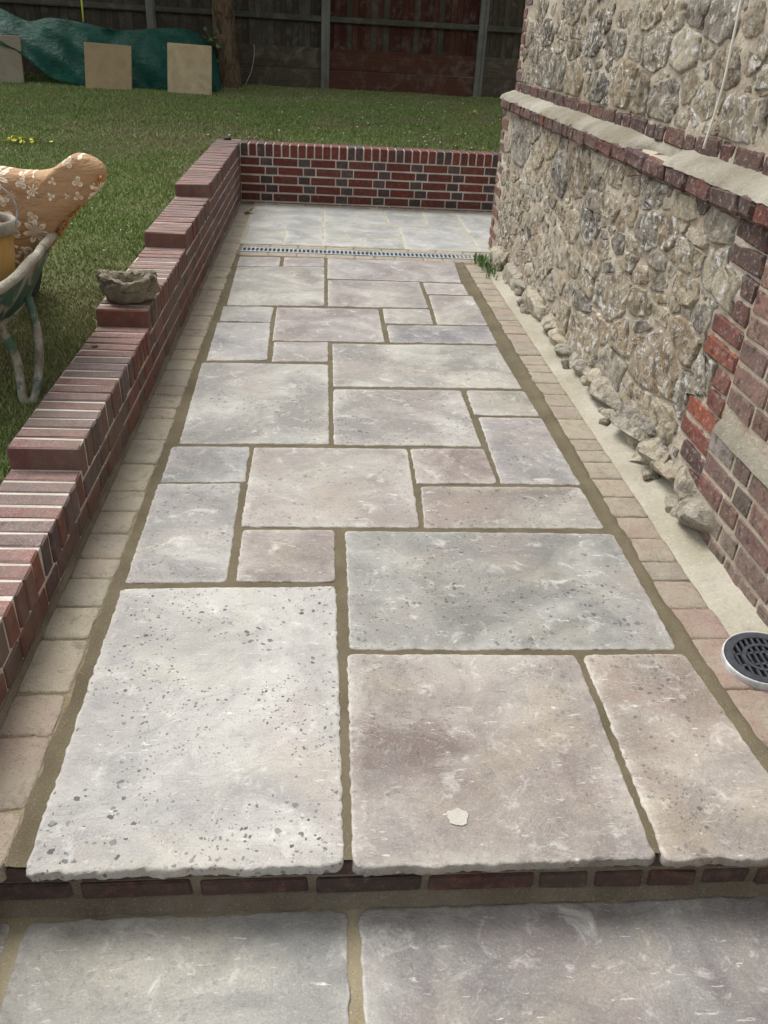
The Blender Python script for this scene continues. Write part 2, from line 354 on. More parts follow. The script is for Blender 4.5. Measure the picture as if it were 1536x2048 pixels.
# short grass: one mass of bent blades, denser where it is close
def make_grass():
    g = np.random.default_rng(5); P = []
    def area(x0, x1, y0, y1, dens):
        k = int((x1 - x0) * (y1 - y0) * dens); return np.stack([g.uniform(x0, x1, k), g.uniform(y0, y1, k)], 1)
    sets = [(area(-3.2, -0.93, 1.3, 4.0, 20000), 0.0022, 0.018), (area(-4.2, -0.93, 4.0, 8.15, 10500), 0.003, 0.020),
            (area(-6.5, 4.2, 8.15, 13.75, 4000), 0.005, 0.022)]
    V = []
    for p, wd, ht in sets:
        p = p[(p[:, 0] > -0.46 * p[:, 1] - 0.45) & (p[:, 0] < 0.33 * p[:, 1] + 0.4)]
        cl = np.sin(p[:, 0] * 5.1 + 1.3 * np.sin(p[:, 1] * 3.7)) * np.sin(p[:, 1] * 4.3 + 1.1 * np.sin(p[:, 0] * 2.9))
        z = np.array([lawn_h(a, b) for a, b in p]); k = len(p)
        a = g.uniform(0, 2 * np.pi, k); b = g.uniform(0, 2 * np.pi, k)
        h = ht * g.uniform(0.45, 1.2, k) * (1 + 0.35 * cl); h[g.random(k) < 0.02] *= 1.7
        ln = h * g.uniform(0.2, 1.1, k); w2 = wd * g.uniform(0.6, 1.3, k)
        sx, sy = np.cos(a) * w2, np.sin(a) * w2; bx, by = np.cos(b) * ln, np.sin(b) * ln
        q = np.zeros((k, 5, 3))
        q[:, 0] = np.stack([p[:, 0] - sx, p[:, 1] - sy, z - 0.004], 1); q[:, 1] = np.stack([p[:, 0] + sx, p[:, 1] + sy, z - 0.004], 1)
        q[:, 2] = np.stack([p[:, 0] + sx * .7 + bx * .35, p[:, 1] + sy * .7 + by * .35, z + h * .65], 1)
        q[:, 3] = np.stack([p[:, 0] - sx * .7 + bx * .35, p[:, 1] - sy * .7 + by * .35, z + h * .65], 1)
        q[:, 4] = np.stack([p[:, 0] + bx, p[:, 1] + by, z + h], 1)
        V.append(q)
    V = np.concatenate(V); k = len(V); me = bpy.data.meshes.new('grass')
    me.vertices.add(k * 5); me.vertices.foreach_set('co', V.reshape(-1).astype(np.float32))
    o = np.arange(k)[:, None] * 5
    li = np.concatenate([o + np.array([[0, 1, 2, 3]]), o + np.array([[3, 2, 4]])], 1).reshape(-1)
    me.loops.add(k * 7); me.loops.foreach_set('vertex_index', li.astype(np.int32))
    ls = (np.arange(k)[:, None] * 7 + np.array([[0, 4]])).reshape(-1)
    me.polygons.add(k * 2); me.polygons.foreach_set('loop_start', ls.astype(np.int32))
    me.update(calc_edges=True); me.validate(); me.materials.append(M['grass'])
    o = add('grass', me); o['kind'] = 'stuff'; o['label'] = 'short patchy green and brown lawn grass'; return o
make_grass()

# ------------------------------------------------------------------ slabs and setts
def slab_mesh(corners, th, seed, mat, rad=0.012, step=0.013, rough=0.0015, front=0.0, insets=(-0.004, -0.004, -0.0015, 0.004, 0.03, 0.09, 0.2), drop=(None, 0.005, 0.0012, 0.0001, 0, 0, 0), und=0.0022):
    bl, br, tl, tr = [Vector((p[0], p[1])) for p in corners]
    cen = (bl + br + tl + tr) / 4
    W = ((br - bl).length + (tr - tl).length) / 2; H = ((tl - bl).length + (tr - br).length) / 2
    per = []
    def line(ax, ay, bx, by):
        L = math.hypot(bx - ax, by - ay); k = max(2, int(L / step))
        for i in range(k): t = i / k; per.append((ax + (bx - ax) * t, ay + (by - ay) * t))
    r = min(rad, W * .3, H * .3)
    def arc(cx, cy, a0):
        for i in range(3): a = a0 + math.pi / 2 * i / 3; per.append((cx + r * math.cos(a), cy + r * math.sin(a)))
    line(r, 0, W - r, 0); arc(W - r, r, -math.pi / 2); line(W, r, W, H - r); arc(W - r, H - r, 0)
    line(W - r, H, r, H); arc(r, H - r, math.pi / 2); line(0, H - r, 0, r); arc(r, r, math.pi)
    n = len(per); V = []; E = []
    mx = min(W, H) * 0.46
    rings = [(i, d) for i, d in zip(insets, drop) if i < mx]
    tlt = (nz(seed, 1.5) * 0.004, nz(seed, 8.5) * 0.003)
    def top(x, y): return und * 2 * fbm(x * 5, y * 5, seed, 3) + und * 0.8 * fbm(x * 18, y * 18, seed + 3, 2) + tlt[0] * (x - W / 2) + tlt[1] * (y - H / 2)
    for ri, (ins, d) in enumerate(rings):
        for (x, y) in per:
            amp = rough * (1.0 if ri < 3 else 0.6 if ri < 4 else 0.2)
            j = amp * (2.2 * nz(x * 45, y * 45, seed) + 1.2 * nz(x * 120, y * 120, seed + 9)) * (0.8 + 0.8 * (d is not None and ri == 1))
            if front and y < r + 1e-6: j += front * (nz(x * 16, seed, ri * 0.25) * 1.3 + abs(nz(x * 38, seed + 4, ri * 0.5)) + nz(x * 90, seed, ri))
            e = max(-0.007, ins + j) if ri < 5 else ins
            px = W / 2 + (x - W / 2) * (1 - 2 * e / W); py = H / 2 + (y - H / 2) * (1 - 2 * e / H)
            u, v = px / W, py / H
            q = bl * (1 - u) * (1 - v) + br * u * (1 - v) + tl * (1 - u) * v + tr * u * v - cen
            z = -th if d is None else top(px, py) - d * (1 + 0.5 * nz(x * 30, y * 30, seed + 2))
            V.append((q.x, q.y, z)); E.append((0.0, 0.2, 0.6, 0.22, 0.02, 0, 0)[ri])
    F = [(a * n + i, a * n + (i + 1) % n, (a + 1) * n + (i + 1) % n, (a + 1) * n + i) for a in range(len(rings) - 1) for i in range(n)]
    ci = len(V); V.append((0, 0, top(W / 2, H / 2))); E.append(0); lr = (len(rings) - 1) * n
    F += [(lr + i, lr + (i + 1) % n, ci) for i in range(n)]
    me = mesh('slab', V, F, mat); at = me.attributes.new('edge', 'FLOAT', 'POINT'); at.data.foreach_set('value', E)
    return me, cen
KT = 0.545                                   # albedo against the value the slabs show in the picture
SLABS = [  # bl, br, tl, tr corners in metres, tint
 ((-.543,1.036),(.057,1.039),(-.550,1.950),(.054,1.966),(208,204,200),0.95), ((.080,1.030),(.686,1.040),(.086,1.664),(.689,1.657),(162,146,138),0.5),
 ((.711,1.034),(1.043,1.030),(.713,1.657),(.990,1.660),(182,165,150),0.7), ((.093,1.686),(.979,1.685),(.094,2.273),(.982,2.270),(168,166,160),0.85),
 ((-.231,1.993),(.052,1.992),(-.236,2.273),(.053,2.278),(166,150,142),0.35), ((-.547,1.982),(-.264,1.993),(-.553,2.573),(-.274,2.587),(186,182,178),0.7),
 ((-.548,2.595),(-.261,2.604),(-.553,2.872),(-.265,2.884),(156,156,158),0.6), ((-.244,2.298),(.336,2.306),(-.242,2.876),(.344,2.890),(192,184,176),0.5),
 ((.357,2.302),(.964,2.314),(.374,2.582),(.960,2.595),(172,162,150),1), ((.363,2.608),(.655,2.620),(.363,2.891),(.652,2.898),(168,150,144),0.4),
 ((.674,2.619),(.966,2.622),(.688,3.210),(.958,3.213),(180,174,172),0.6), ((-.530,2.906),(.041,2.925),(-.553,3.785),(.041,3.803),(186,183,176),0.6),
 ((.064,2.921),(.647,2.927),(.069,3.488),(.647,3.504),(186,180,174),0.8), ((.673,3.236),(.955,3.240),(.680,3.508),(.947,3.514),(180,174,162),0.5),
 ((.069,3.530),(.943,3.556),(.071,4.110),(.932,4.150),(184,179,170),0.5), ((-.536,3.822),(-.255,3.848),(-.546,4.402),(-.269,4.420),(172,170,170),0.35),
 ((-.224,3.830),(.041,3.846),(-.226,4.108),(.043,4.126),(176,166,160),0.3), ((-.238,4.138),(.338,4.156),(-.242,4.709),(.340,4.735),(178,166,162),0.35),
 ((-.540,4.434),(-.272,4.443),(-.546,4.703),(-.267,4.714),(176,174,170),0.3), ((.376,4.162),(.943,4.182),(.374,4.445),(.944,4.472),(162,158,160),0.3),
 ((.370,4.478),(.635,4.487),(.371,4.752),(.642,4.768),(180,176,168),0.3), ((.664,4.492),(.948,4.498),(.680,5.071),(.952,5.080),(180,172,166),0.3),
 ((.672,5.103),(.932,5.105),(.674,5.350),(.930,5.357),(180,170,164),0.3), ((.052,4.768),(.642,4.800),(.055,5.342),(.645,5.375),(178,168,162),0.3),
 ((-.530,4.732),(.025,4.775),(-.549,5.605),(.026,5.682),(178,172,162),0.3), ((-.551,5.632),(-.278,5.657),(-.556,5.879),(-.281,5.902),(180,174,168),0.3),
 ((-.246,5.661),(.026,5.700),(-.248,5.907),(.027,5.925),(182,170,164),0.3), ((.052,5.388),(.925,5.388),(.055,5.927),(.955,5.930),(174,164,162),0.3)]
FAR = [(-.56,6.31,-.285,6.84),(-.262,6.31,.01,6.84),(-.57,6.865,.01,7.42),(-.575,7.445,.01,7.80),(.034,6.31,.315,6.60),(.338,6.31,.63,6.60),
 (.034,6.625,.63,7.145),(.034,7.17,.55,7.80),(.575,7.17,.89,7.80),(.655,6.31,1.19,7.145),(.915,7.17,1.20,7.46),(.915,7.485,1.20,7.80),(1.215,6.31,1.75,6.95),(1.225,6.975,1.80,7.80)]
def bed(u, v):                              # mortar bed that fills the joints and smears over the setts' inner edges
    x = -0.600 + 1.66 * u; y = 1.05 + 4.895 * v
    z = -0.0045 + 0.0016 * nz(x * 60, y * 60) + 0.0012 * nz(x * 17, y * 17)
    lo = -0.586 - 0.011 * (nz(y * 7, 3.1) + 0.7 * nz(y * 23, 8.0)); hi = 1.026 + max(0.0, 1.9 - y) * 0.055 + 0.010 * (nz(y * 7, 13.1) + 0.7 * nz(y * 23, 18.0))
    x = lo + (hi - lo) * u
    xs = 1.013 + max(0.0, 1.9 - y) * 0.055; q = min(1.0, max(0.0, max((-0.566 - x) / 0.020, (x - xs + 0.024) / 0.020)))
    z = z * (1 - q) + q * (0.0020 + 0.0008 * nz(x * 40, y * 40))
    if u == 0 or u == 1: z -= 0.003
    return (x, y, z)
path = structure('path', mesh('path', *grid_data(166, 380, bed), M['joint']))
for i, s in enumerate(SLABS):
    me, cen = slab_mesh(s[:4], 0.023 if i < 3 else 0.032, 11.3 + i * 2.7, M['slab'], rad=0.016 if i < 4 else 0.012, step=0.010 if i < 4 else 0.014, front=0.0042 if i < 3 else 0)
    add('paving_slab', me, path, (cen.x, cen.y, rng.uniform(-0.0008, 0.0008)), color=(*lin(*s[4], KT)[:3], s[5]))
far_bed = structure('far_patio', mesh('far_patio', *grid_data(60, 50, lambda u, v: (-0.6 + 2.5 * u, 6.29 + 1.64 * v, -0.003 + 0.001 * nz(u * 90, v * 60))), M['pale_joint']))
for i, s in enumerate(FAR):
    me, cen = slab_mesh(((s[0], s[1]), (s[2], s[1]), (s[0], s[3]), (s[2], s[3])), 0.03, 80 + i * 3.1, M['slab'], step=0.03)
    g = rng.randint(-8, 6); add('paving_slab', me, far_bed, (cen.x, cen.y, 0), color=(*lin(206 + g, 206 + g, 200 + g, KT)[:3], 0.15))
SETT_T = [(180, 170, 150), (170, 158, 142), (180, 164, 148), (162, 154, 142), (188, 178, 156), (174, 158, 146)]
sett_bed = structure('sett_bed', mesh('sett_bed', *join([grid_data(2, 60, lambda u, v: (-0.722 + 0.15 * u, 1.06 + 6.87 * v, -0.0065)), grid_data(2, 60, lambda u, v: (1.0 + 0.16 * u, 1.06 + 5.2 * v, -0.0065)),
    grid_data(40, 2, lambda u, v: (-0.57 + 2.2 * u, 5.94 + 0.12 * v, -0.0068)), grid_data(40, 2, lambda u, v: (-0.57 + 2.4 * u, 6.185 + 0.11 * v, -0.0068)), grid_data(40, 2, lambda u, v: (-0.57 + 2.4 * u, 7.80 + 0.13 * v, -0.0071))]), M['soil']))
def sett(x0, x1, y0, y1, i, pink=0.0, step=0.02, z=-0.002, skip=None):
    if skip and skip(x0, x1, y0, y1): return
    me, cen = slab_mesh(((x0, y0), (x1, y0), (x0, y1), (x1, y1)), 0.04, 200 + i * 1.9, M['sett'], rad=0.012, step=step, rough=0.0014, insets=(0, 0, 0.003, 0.008, 0.03), drop=(None, 0.006, 0.002, 0.0004, 0), und=0.002)
    a = rng.choice(SETT_T); a = [a[0] + 2 * pink, a[1] - 13 * pink, a[2] - 8 * pink]
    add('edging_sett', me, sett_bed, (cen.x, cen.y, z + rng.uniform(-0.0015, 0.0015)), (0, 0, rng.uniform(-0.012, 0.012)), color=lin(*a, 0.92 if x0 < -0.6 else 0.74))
cnt = 0
y = 1.045
while y < 7.78:                              # along the stepped wall
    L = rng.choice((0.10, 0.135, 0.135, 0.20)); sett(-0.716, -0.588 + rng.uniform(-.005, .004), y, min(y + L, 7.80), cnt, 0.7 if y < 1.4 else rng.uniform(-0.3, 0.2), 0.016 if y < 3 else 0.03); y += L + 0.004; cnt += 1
y = 1.045
while y < 5.86:                              # along the house
    L = rng.choice((0.10, 0.135, 0.135, 0.20)); xo = max(0.0, 1.9 - y) * 0.055
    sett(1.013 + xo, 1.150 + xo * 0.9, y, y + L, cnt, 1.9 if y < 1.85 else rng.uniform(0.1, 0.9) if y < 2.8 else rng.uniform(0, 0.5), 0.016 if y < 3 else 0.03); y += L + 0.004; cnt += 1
for yy0, yy1, xa, xb in ((5.945, 6.045, -0.57, 1.25), (6.195, 6.285, -0.57, 1.7), (7.815, 7.915, -0.57, 1.9)):
    x = xa
    while x < xb:
        L = rng.choice((0.14, 0.2, 0.2)); sett(x, min(x + L, xb + .1), yy0, yy1, cnt, rng.uniform(0.2, 0.7), 0.03); x += L + 0.005; cnt += 1

# concrete haunching along the foot of the house
def haunch(u, v):
    y = 1.0 + 4.95 * v; xo = max(0.0, 1.9 - y) * 0.05; x0 = 1.149 + xo; x1 = 1.36
    x = x0 + (x1 - x0) * u
    return (x + 0.006 * nz(y * 9, 2.0) * (1 - u), y, -0.006 + 0.010 * min(1, u * 6) + 0.065 * u * u + 0.012 * fbm(x * 16, y * 16, 4) * min(1, u * 4))
structure('concrete_strip', mesh('concrete_strip', *grid_data(16, 240, haunch), M['concrete']))

# lower patio and the brick step up to the path
ZL = -0.145
low = structure('lower_patio', mesh('lower_patio', *grid_data(90, 60, lambda u, v: (-2.0 + 4.4 * u, -0.6 + 1.67 * v, ZL - 0.004 + 0.002 * nz(u * 200, v * 90))), M['dry_joint']))
for i, (c4, t) in enumerate([(((-.535,.18),(.068,.17),(-.560,1.030),(.066,1.034),),(184,182,176)), (((.102,.36),(1.02,.37),(.098,1.036),(1.03,1.040)),(160,153,151)), (((-1.2,.18),(-.57,.18),(-1.2,1.03),(-.595,1.03)),(160,150,142)),
    (((1.055,.37),(1.66,.37),(1.06,1.04),(1.66,1.04)),(170,160,154)), (((.10,-.25),(.70,-.25),(.10,.335),(.70,.335)),(176,168,160)), (((-.5,-.42),(.07,-.42),(-.5,.15),(.07,.145)),(172,166,158))]):
    me, cen = slab_mesh(c4, 0.03, 410 + i * 5.3, M['slab'], rad=0.02, step=0.012, und=0.003)
    add('paving_slab', me, low, (cen.x, cen.y, ZL), color=(*lin(*t, KT)[:3], 0.25))
def fillet(u, v):
    x = -1.2 + 3.0 * u
    y = 1.066 - 0.026 * v + 0.004 * nz(x * 12, 2); z = ZL + 0.024 * (1 - v) ** 1.6 + 0.003 * nz(x * 30, v * 3) - 0.001 + (-.004 if v == 1 else 0)
    return (x, y, z)
step_o = structure('step', mesh('step', *join([cbox_data(3.0, 0.3, 0.105, 0.002)]), M['greymortar'])); step_o.location = (0.3, 1.214, -0.0875)
f_o = add('mortar_fillet', mesh('mortar_fillet', *grid_data(160, 5, fillet), M['greymortar']), step_o, (0, 0, 0))
for row, (z0, z1) in enumerate(((-0.066, -0.026), (-0.122, -0.076))):
    x = -1.15 + row * 0.11; k = 0
    while x < 1.7:
        L = rng.choice((0.215, 0.215, 0.10)); z = (z0 + z1) / 2
        cc = rng.choice(((84, 66, 62), (88, 62, 58), (76, 66, 64), (84, 72, 66)))
        add('brick', cbox(L, 0.09, z1 - z0, 0.004, 0.002, M['stepbrick'], name='brick'), step_o, (x + L / 2, 1.103 + rng.uniform(-.002, .002), z + 0.006 * (0.3 - x) * (1 if row else 0.3)), (0, 0, rng.uniform(-.01, .01)), lin(*cc, 0.8))
        x += L + rng.uniform(0.014, 0.024)
# pale splashes of mortar dried on the slabs
def splash(cx, cy, r, seed, parent, name='mortar_splash'):
    n = 48; V = [(0, 0, 0.0008)]; F = []
    for q, (s, z) in enumerate(((0.6, 0.0007), (1.0, -0.0006))):
        for i in range(n):
            a = 2 * math.pi * i / n; rr = r * s * (1 + 0.35 * nz(math.cos(a) * 1.7, math.sin(a) * 1.7, seed) + 0.22 * nz(math.cos(a) * 5, math.sin(a) * 5, seed)); V.append((rr * math.cos(a) * 1.15, rr * math.sin(a), z))
    F = [(0, 1 + i, 1 + (i + 1) % n) for i in range(n)] + [(1 + i, 1 + n + i, 1 + n + (i + 1) % n, 1 + (i + 1) % n) for i in range(n)]
    add(name, mesh(name, V, F, M['splash']), parent, (cx, cy, 0.0014))
M['splash'] = mortar_mat('dried_mortar_splash', lin(206, 202, 188, .62), lin(224, 222, 210, .68), 40, 0.4, 0.2)
splash(0.300, 1.145, 0.020, 3, path)

# ================================================================== BRICK WALLS
REDS = [(140, 80, 72), (128, 74, 70), (146, 88, 78), (132, 80, 74), (122, 76, 74)]
DARKS = [(112, 92, 94), (102, 88, 90), (122, 104, 104), (110, 84, 86)]
def flemish(L, course, off=0.0, s=0.215, h=0.1025, j=0.010):
    x = -(0.115 + off) if course % 2 else -off - 0.05; k = course % 2; out = []
    while x < L:
        w_ = s if k % 2 == 0 else h
        a, b = max(0.0, x), min(L, x + w_)
        if b - a > 0.025: out.append((a, b, k % 2 == 0))
        x += w_ + j; k += 1
    return out
STEPS = [(0.55, 2.295, 0.196), (2.295, 3.46, 0.2695), (3.46, 4.585, 0.343), (4.585, 5.68, 0.4165), (5.68, 8.145, 0.49)]
CP = 0.0735
side = thing('stepped_brick_wall', 'low red brick wall stepping up beside the lawn', 'wall', (-0.83, 1.0, 0))
V, F = [], []
core = []
for (y0, y1, zt) in STEPS: core.append(cbox_data(0.2105, y1 - y0, zt + 0.145, 0.001))
for (y0, y1, zt), (v, f) in zip(STEPS, core):
    o = len(V); V += [(p[0] + -0.83 - side.location.x, p[1] + (y0 + y1) / 2 + 0.03 - side.location.y, p[2] + (zt - 0.0072 - 0.145) / 2) for p in v]; F += [tuple(i + o for i in q) for q in f]
me = mesh('mortar_core', V, F, M['wmortar'], False); mc = bpy.data.objects.new('mortar_core', me); col.objects.link(mc); mc.parent = side
def brick_col(dark): 
    c_ = rng.choice(DARKS if dark else REDS); g = rng.randint(-8, 8); return lin(c_[0] + g, c_[1] + g, c_[2] + g, 0.6)
for si, (y0, y1, zt) in enumerate(STEPS):
    n_ = round((y1 - y0) / 0.0730); p = (y1 - y0) / n_
    for i in range(n_):
        dk = rng.random() < 0.42 and i > 0
        add('coping_brick', cbox(0.215, p - 0.0105, 0.1025, 0.005, 0.0013, M['brick'], name='brick'), side, (-0.8275 + rng.uniform(-.003, .003), y0 + p * (i + 0.5) + rng.uniform(-.001, .001), zt - 0.05125 + rng.uniform(-.002, .002)),
            (rng.uniform(-.01, .01), rng.uniform(-.008, .008), rng.uniform(-.01, .01)), brick_col(dk))
    for c_ in range(-1, si + 1):            # course 0 lies right under the lowest coping
        z1 = 0.0835 + c_ * CP
        for a, b, st in flemish(y1 - y0, c_, off=(y0 * 1.0) % 0.3275):
            add('brick', cbox(0.10, b - a, 0.0625, 0.003, 0.0012, M['brick'], name='brick'), side, (-0.770 + rng.uniform(-.001, .001), y0 + (a + b) / 2, z1 - 0.032), (0, 0, rng.uniform(-.006, .006)), brick_col((not st) if rng.random() < .8 else st))
def foot_fillet(u, v):
    y = 1.0 + 6.93 * u; return (-0.7215 + 0.010 * v + 0.004 * nz(y * 9, v), y, 0.016 * (1 - v) ** 1.5 - 0.002 + 0.004 * nz(y * 14, v * 2, 4))
v, f = grid_data(260, 3, foot_fillet)
add('base_mortar', mesh('base_mortar', [(p[0] + 0.83, p[1] - 1.0, p[2]) for p in v], [q[::-1] for q in f], M['greymortar']), side, side.location)
back = thing('end_brick_wall', 'low brick wall with upright coping across the far end of the paving', 'wall', (0.6, 8.037, 0))
v, f = cbox_data(3.72, 0.2080, 0.625, 0.001); add('mortar_core', mesh('mortar_core', v, f, M['wmortar'], False), back, (1.142, 8.037, 0.4825 - 0.3125))
n_ = int(3.7 / 0.0727)
for i in range(n_):
    add('coping_brick', cbox(0.0610, 0.215, 0.1025, 0.003, 0.0012, M['brick2'], name='brick'), back, (-0.715 + 0.0727 * (i + 0.5), 8.0375 + rng.uniform(-.001, .001), 0.49 - 0.05125), (0, 0, rng.uniform(-.006, .006)), lin(*rng.choice([(128, 66, 58), (120, 62, 56), (108, 64, 60), (92, 74, 74), (90, 78, 78), (132, 70, 60)]), 0.7))
for c_ in range(6):
    z1 = 0.49 - 0.1125 - c_ * 0.0745
    for a, b, st in flemish(3.7, c_):
        if z1 - 0.065 < -0.06: continue
        cc = rng.choice([(130, 68, 58), (122, 62, 54), (126, 72, 62), (114, 62, 56)]) if st else rng.choice([(94, 82, 82), (100, 88, 86), (88, 74, 76)])
        if c_ == 4: cc = tuple(int(q * 0.86 + 6) for q in cc)
        add('brick', cbox(b - a, 0.10, 0.0610, 0.003, 0.001, M['brick2'], name='brick'), back, (-0.715 + (a + b) / 2, 7.98 + rng.uniform(-.001, .001), z1 - 0.032), (0, 0, 0), lin(*cc, 0.68))

# ================================================================== STONE HOUSE
# rubble stones as (y, z, half length, half height) on the wall, read off the wall's own courses
UPPER = [(5.916,1.576,0.284,0.051),(5.139,1.552,0.216,0.056),(4.564,1.504,0.173,0.04),(4.267,1.502,0.076,0.034),(4.111,1.505,0.052,0.039),(3.897,1.516,0.147,0.043),(3.629,1.511,0.11,0.04),(3.396,1.52,0.096,0.04),(3.179,1.497,0.128,0.053),(2.94,1.493,0.061,0.038),(3.052,1.542,0.071,0.012),(6.223,1.428,0.189,0.06),(5.669,1.442,0.201,0.055),(5.32,1.453,0.15,0.043),(5.019,1.446,0.123,0.032),(4.707,1.399,0.142,0.05),(4.307,1.402,0.198,0.049),(4.007,1.394,0.092,0.043),(3.762,1.399,0.173,0.059),(3.454,1.4,0.13,0.054),(3.258,1.399,0.062,0.022),(3.064,1.357,0.091,0.057),(2.826,1.414,0.035,0.035),(2.873,1.374,0.055,0.027),(6.266,1.326,0.139,0.046),(5.979,1.333,0.152,0.049),(5.341,1.392,0.141,0.039),(5.02,1.365,0.126,0.041),(6.081,1.21,0.242,0.071),(5.596,1.259,0.191,0.084),(5.267,1.245,0.134,0.079),(4.92,1.236,0.16,0.075),(4.793,1.306,0.083,0.028),(4.544,1.311,0.105,0.021),(4.349,1.311,0.039,0.016),(4.471,1.22,0.179,0.055),(4.086,1.255,0.174,0.073),(3.857,1.228,0.108,0.086),(4.357,1.155,0.087,0.027),(3.588,1.233,0.177,0.068),(3.639,1.298,0.099,0.022),(3.331,1.284,0.092,0.046),(3.17,1.244,0.078,0.055),(3.241,1.193,0.069,0.028),(3.353,1.169,0.053,0.021),(3.072,1.172,0.053,0.019),(2.866,1.22,0.117,0.072),(3.062,1.252,0.036,0.032),(2.766,1.298,0.047,0.014),(2.853,1.302,0.037,0.01),(2.734,1.246,0.047,0.053)]
LOWER = [(5.758,0.84,0.275,0.114),(5.622,0.955,0.103,0.04),(5.377,0.92,0.119,0.058),(5.242,0.82,0.13,0.072),(4.985,0.897,0.137,0.054),(4.688,0.948,0.147,0.03),(4.676,0.785,0.144,0.097),(4.358,0.84,0.181,0.098),(4.025,0.933,0.134,0.037),(3.812,0.911,0.097,0.042),(3.578,0.972,0.145,0.037),(3.286,0.949,0.177,0.062),(3.543,0.916,0.078,0.037),(3.795,0.782,0.136,0.05),(4.013,0.735,0.123,0.047),(3.968,0.664,0.146,0.046),(3.594,0.853,0.051,0.02),(3.337,0.857,0.098,0.033),(3.283,0.788,0.152,0.056),(3.487,0.809,0.085,0.041),(3.151,0.897,0.045,0.017),(2.999,0.93,0.107,0.04),(2.844,0.98,0.071,0.038),(2.634,0.931,0.145,0.058),(3.099,0.813,0.105,0.06),(2.95,0.85,0.046,0.023),(2.836,0.833,0.093,0.041),(3.709,0.686,0.072,0.015),(3.796,0.637,0.076,0.029),(4.304,0.597,0.13,0.064),(4.348,0.592,0.163,0.066),(4.012,0.655,0.16,0.064),(3.837,0.702,0.055,0.021),(3.671,0.694,0.051,0.016),(3.786,0.623,0.097,0.041),(3.731,0.584,0.096,0.028),(3.588,0.671,0.09,0.035),(3.417,0.689,0.112,0.031),(2.842,0.798,0.109,0.074),(2.998,0.769,0.054,0.033),(3.128,0.703,0.102,0.031),(3.405,0.628,0.214,0.037),(3.29,0.602,0.115,0.035),(3.892,0.492,0.142,0.044),(4.17,0.433,0.143,0.047),(4.461,0.454,0.16,0.079),(3.923,0.41,0.13,0.049),(3.668,0.53,0.127,0.03),(3.436,0.515,0.101,0.04),(2.963,0.697,0.047,0.017),(3.063,0.632,0.143,0.028),(2.819,0.676,0.112,0.045),(3.024,0.587,0.13,0.022),(2.554,0.784,0.159,0.083),(2.677,0.696,0.033,0.014),(2.598,0.693,0.028,0.016),(3.573,0.425,0.276,0.078),(3.211,0.514,0.13,0.051),(2.882,0.599,0.048,0.027),(2.974,0.524,0.089,0.036),(2.755,0.602,0.05,0.033),(2.635,0.616,0.096,0.048),(3.935,0.292,0.134,0.056),(3.844,0.15,0.24,0.103),(3.581,0.299,0.136,0.072),(3.118,0.439,0.127,0.038),(2.74,0.52,0.124,0.069),(3.369,0.324,0.136,0.077),(2.519,0.494,0.093,0.071),(2.975,0.354,0.22,0.13),(2.638,0.356,0.095,0.077),(3.364,0.185,0.203,0.064),(3.139,0.167,0.147,0.05),(2.874,0.194,0.209,0.089),(4.187,0.156,0.134,0.06),(4.689,0.289,0.133,0.066),(4.532,0.226,0.137,0.065)]
FOOT = [(5.823,0.066,0.376,0.074),(5.359,0.051,0.327,0.063),(5.248,-0.02,0.224,0.063),(4.731,0.033,0.372,0.11),(4.335,0.066,0.146,0.035),(4.139,0.034,0.247,0.049),(3.982,0.015,0.121,0.036),(3.726,0.057,0.236,0.043),(3.845,-0.017,0.115,0.046),(3.482,0.069,0.153,0.032),(3.587,0.003,0.085,0.034),(3.312,0.068,0.231,0.057),(3.019,0.1,0.223,0.069),(3.223,-0.004,0.116,0.046),(2.808,0.141,0.063,0.028),(2.933,0.007,0.147,0.044),(2.702,0.099,0.135,0.054),(2.803,-0.007,0.098,0.021),(2.597,0.072,0.103,0.027),(2.419,0.095,0.145,0.054),(2.263,0.077,0.133,0.062),(2.397,0.01,0.093,0.046)]

house = thing('stone_house', 'old rubble stone house wall with brick quoins and ledge', 'house', (1.36, 3.0, 0))
XL, XU, YC = 1.292, 1.358, 6.40
def core_lower(u, v):
    y = 2.30 + (YC - 0.004 - 2.30) * u; z = -0.05 + 1.06 * v
    return (XL - 0.004 - house.location.x + 0.014 * fbm(y * 7, z * 9, 1) + 0.012 * fbm(y * 26, z * 26, 2, 3), y - 3.0, z)
def core_upper(u, v):
    y = -1.5 + (YC - 0.004 + 1.5) * u; z = 1.02 + 1.9 * v
    return (XU - 0.004 - house.location.x + 0.012 * fbm(y * 7, z * 9, 4) + 0.012 * fbm(y * 26, z * 26, 5, 3), y - 3.0, z)
def flip(d): return d[0], [tuple(q[::-1]) for q in d[1]]
def hpart(name, d, mat, smooth=True):
    o = bpy.data.objects.new(name, mesh(name, d[0], d[1], mat, smooth)); col.objects.link(o); o.parent = house; return o
hpart('lower_wall', flip(grid_data(300, 80, core_lower)), M['lime'])
hpart('upper_wall', flip(grid_data(420, 100, core_upper)), M['lime'])
bd = cbox_data(4.6, YC - 0.02 + 3.0, 3.95, 0.01)      # the body of the house behind the facing
hpart('wall_body', ([(p[0] + 3.69 - 1.36, p[1] + (YC - 0.02 - 3.0) / 2 - 3.0, p[2] + 1.93) for p in bd[0]], bd[1]), M['lime'], False)
bd = cbox_data(0.36, YC - 0.02 - 2.3, 1.08, 0.004)
hpart('plinth_body', ([(p[0] + 1.305 + 0.18 - 1.36, p[1] + (YC - 0.02 + 2.3) / 2 - 3.0, p[2] + 0.48) for p in bd[0]], bd[1]), M['lime'], False)

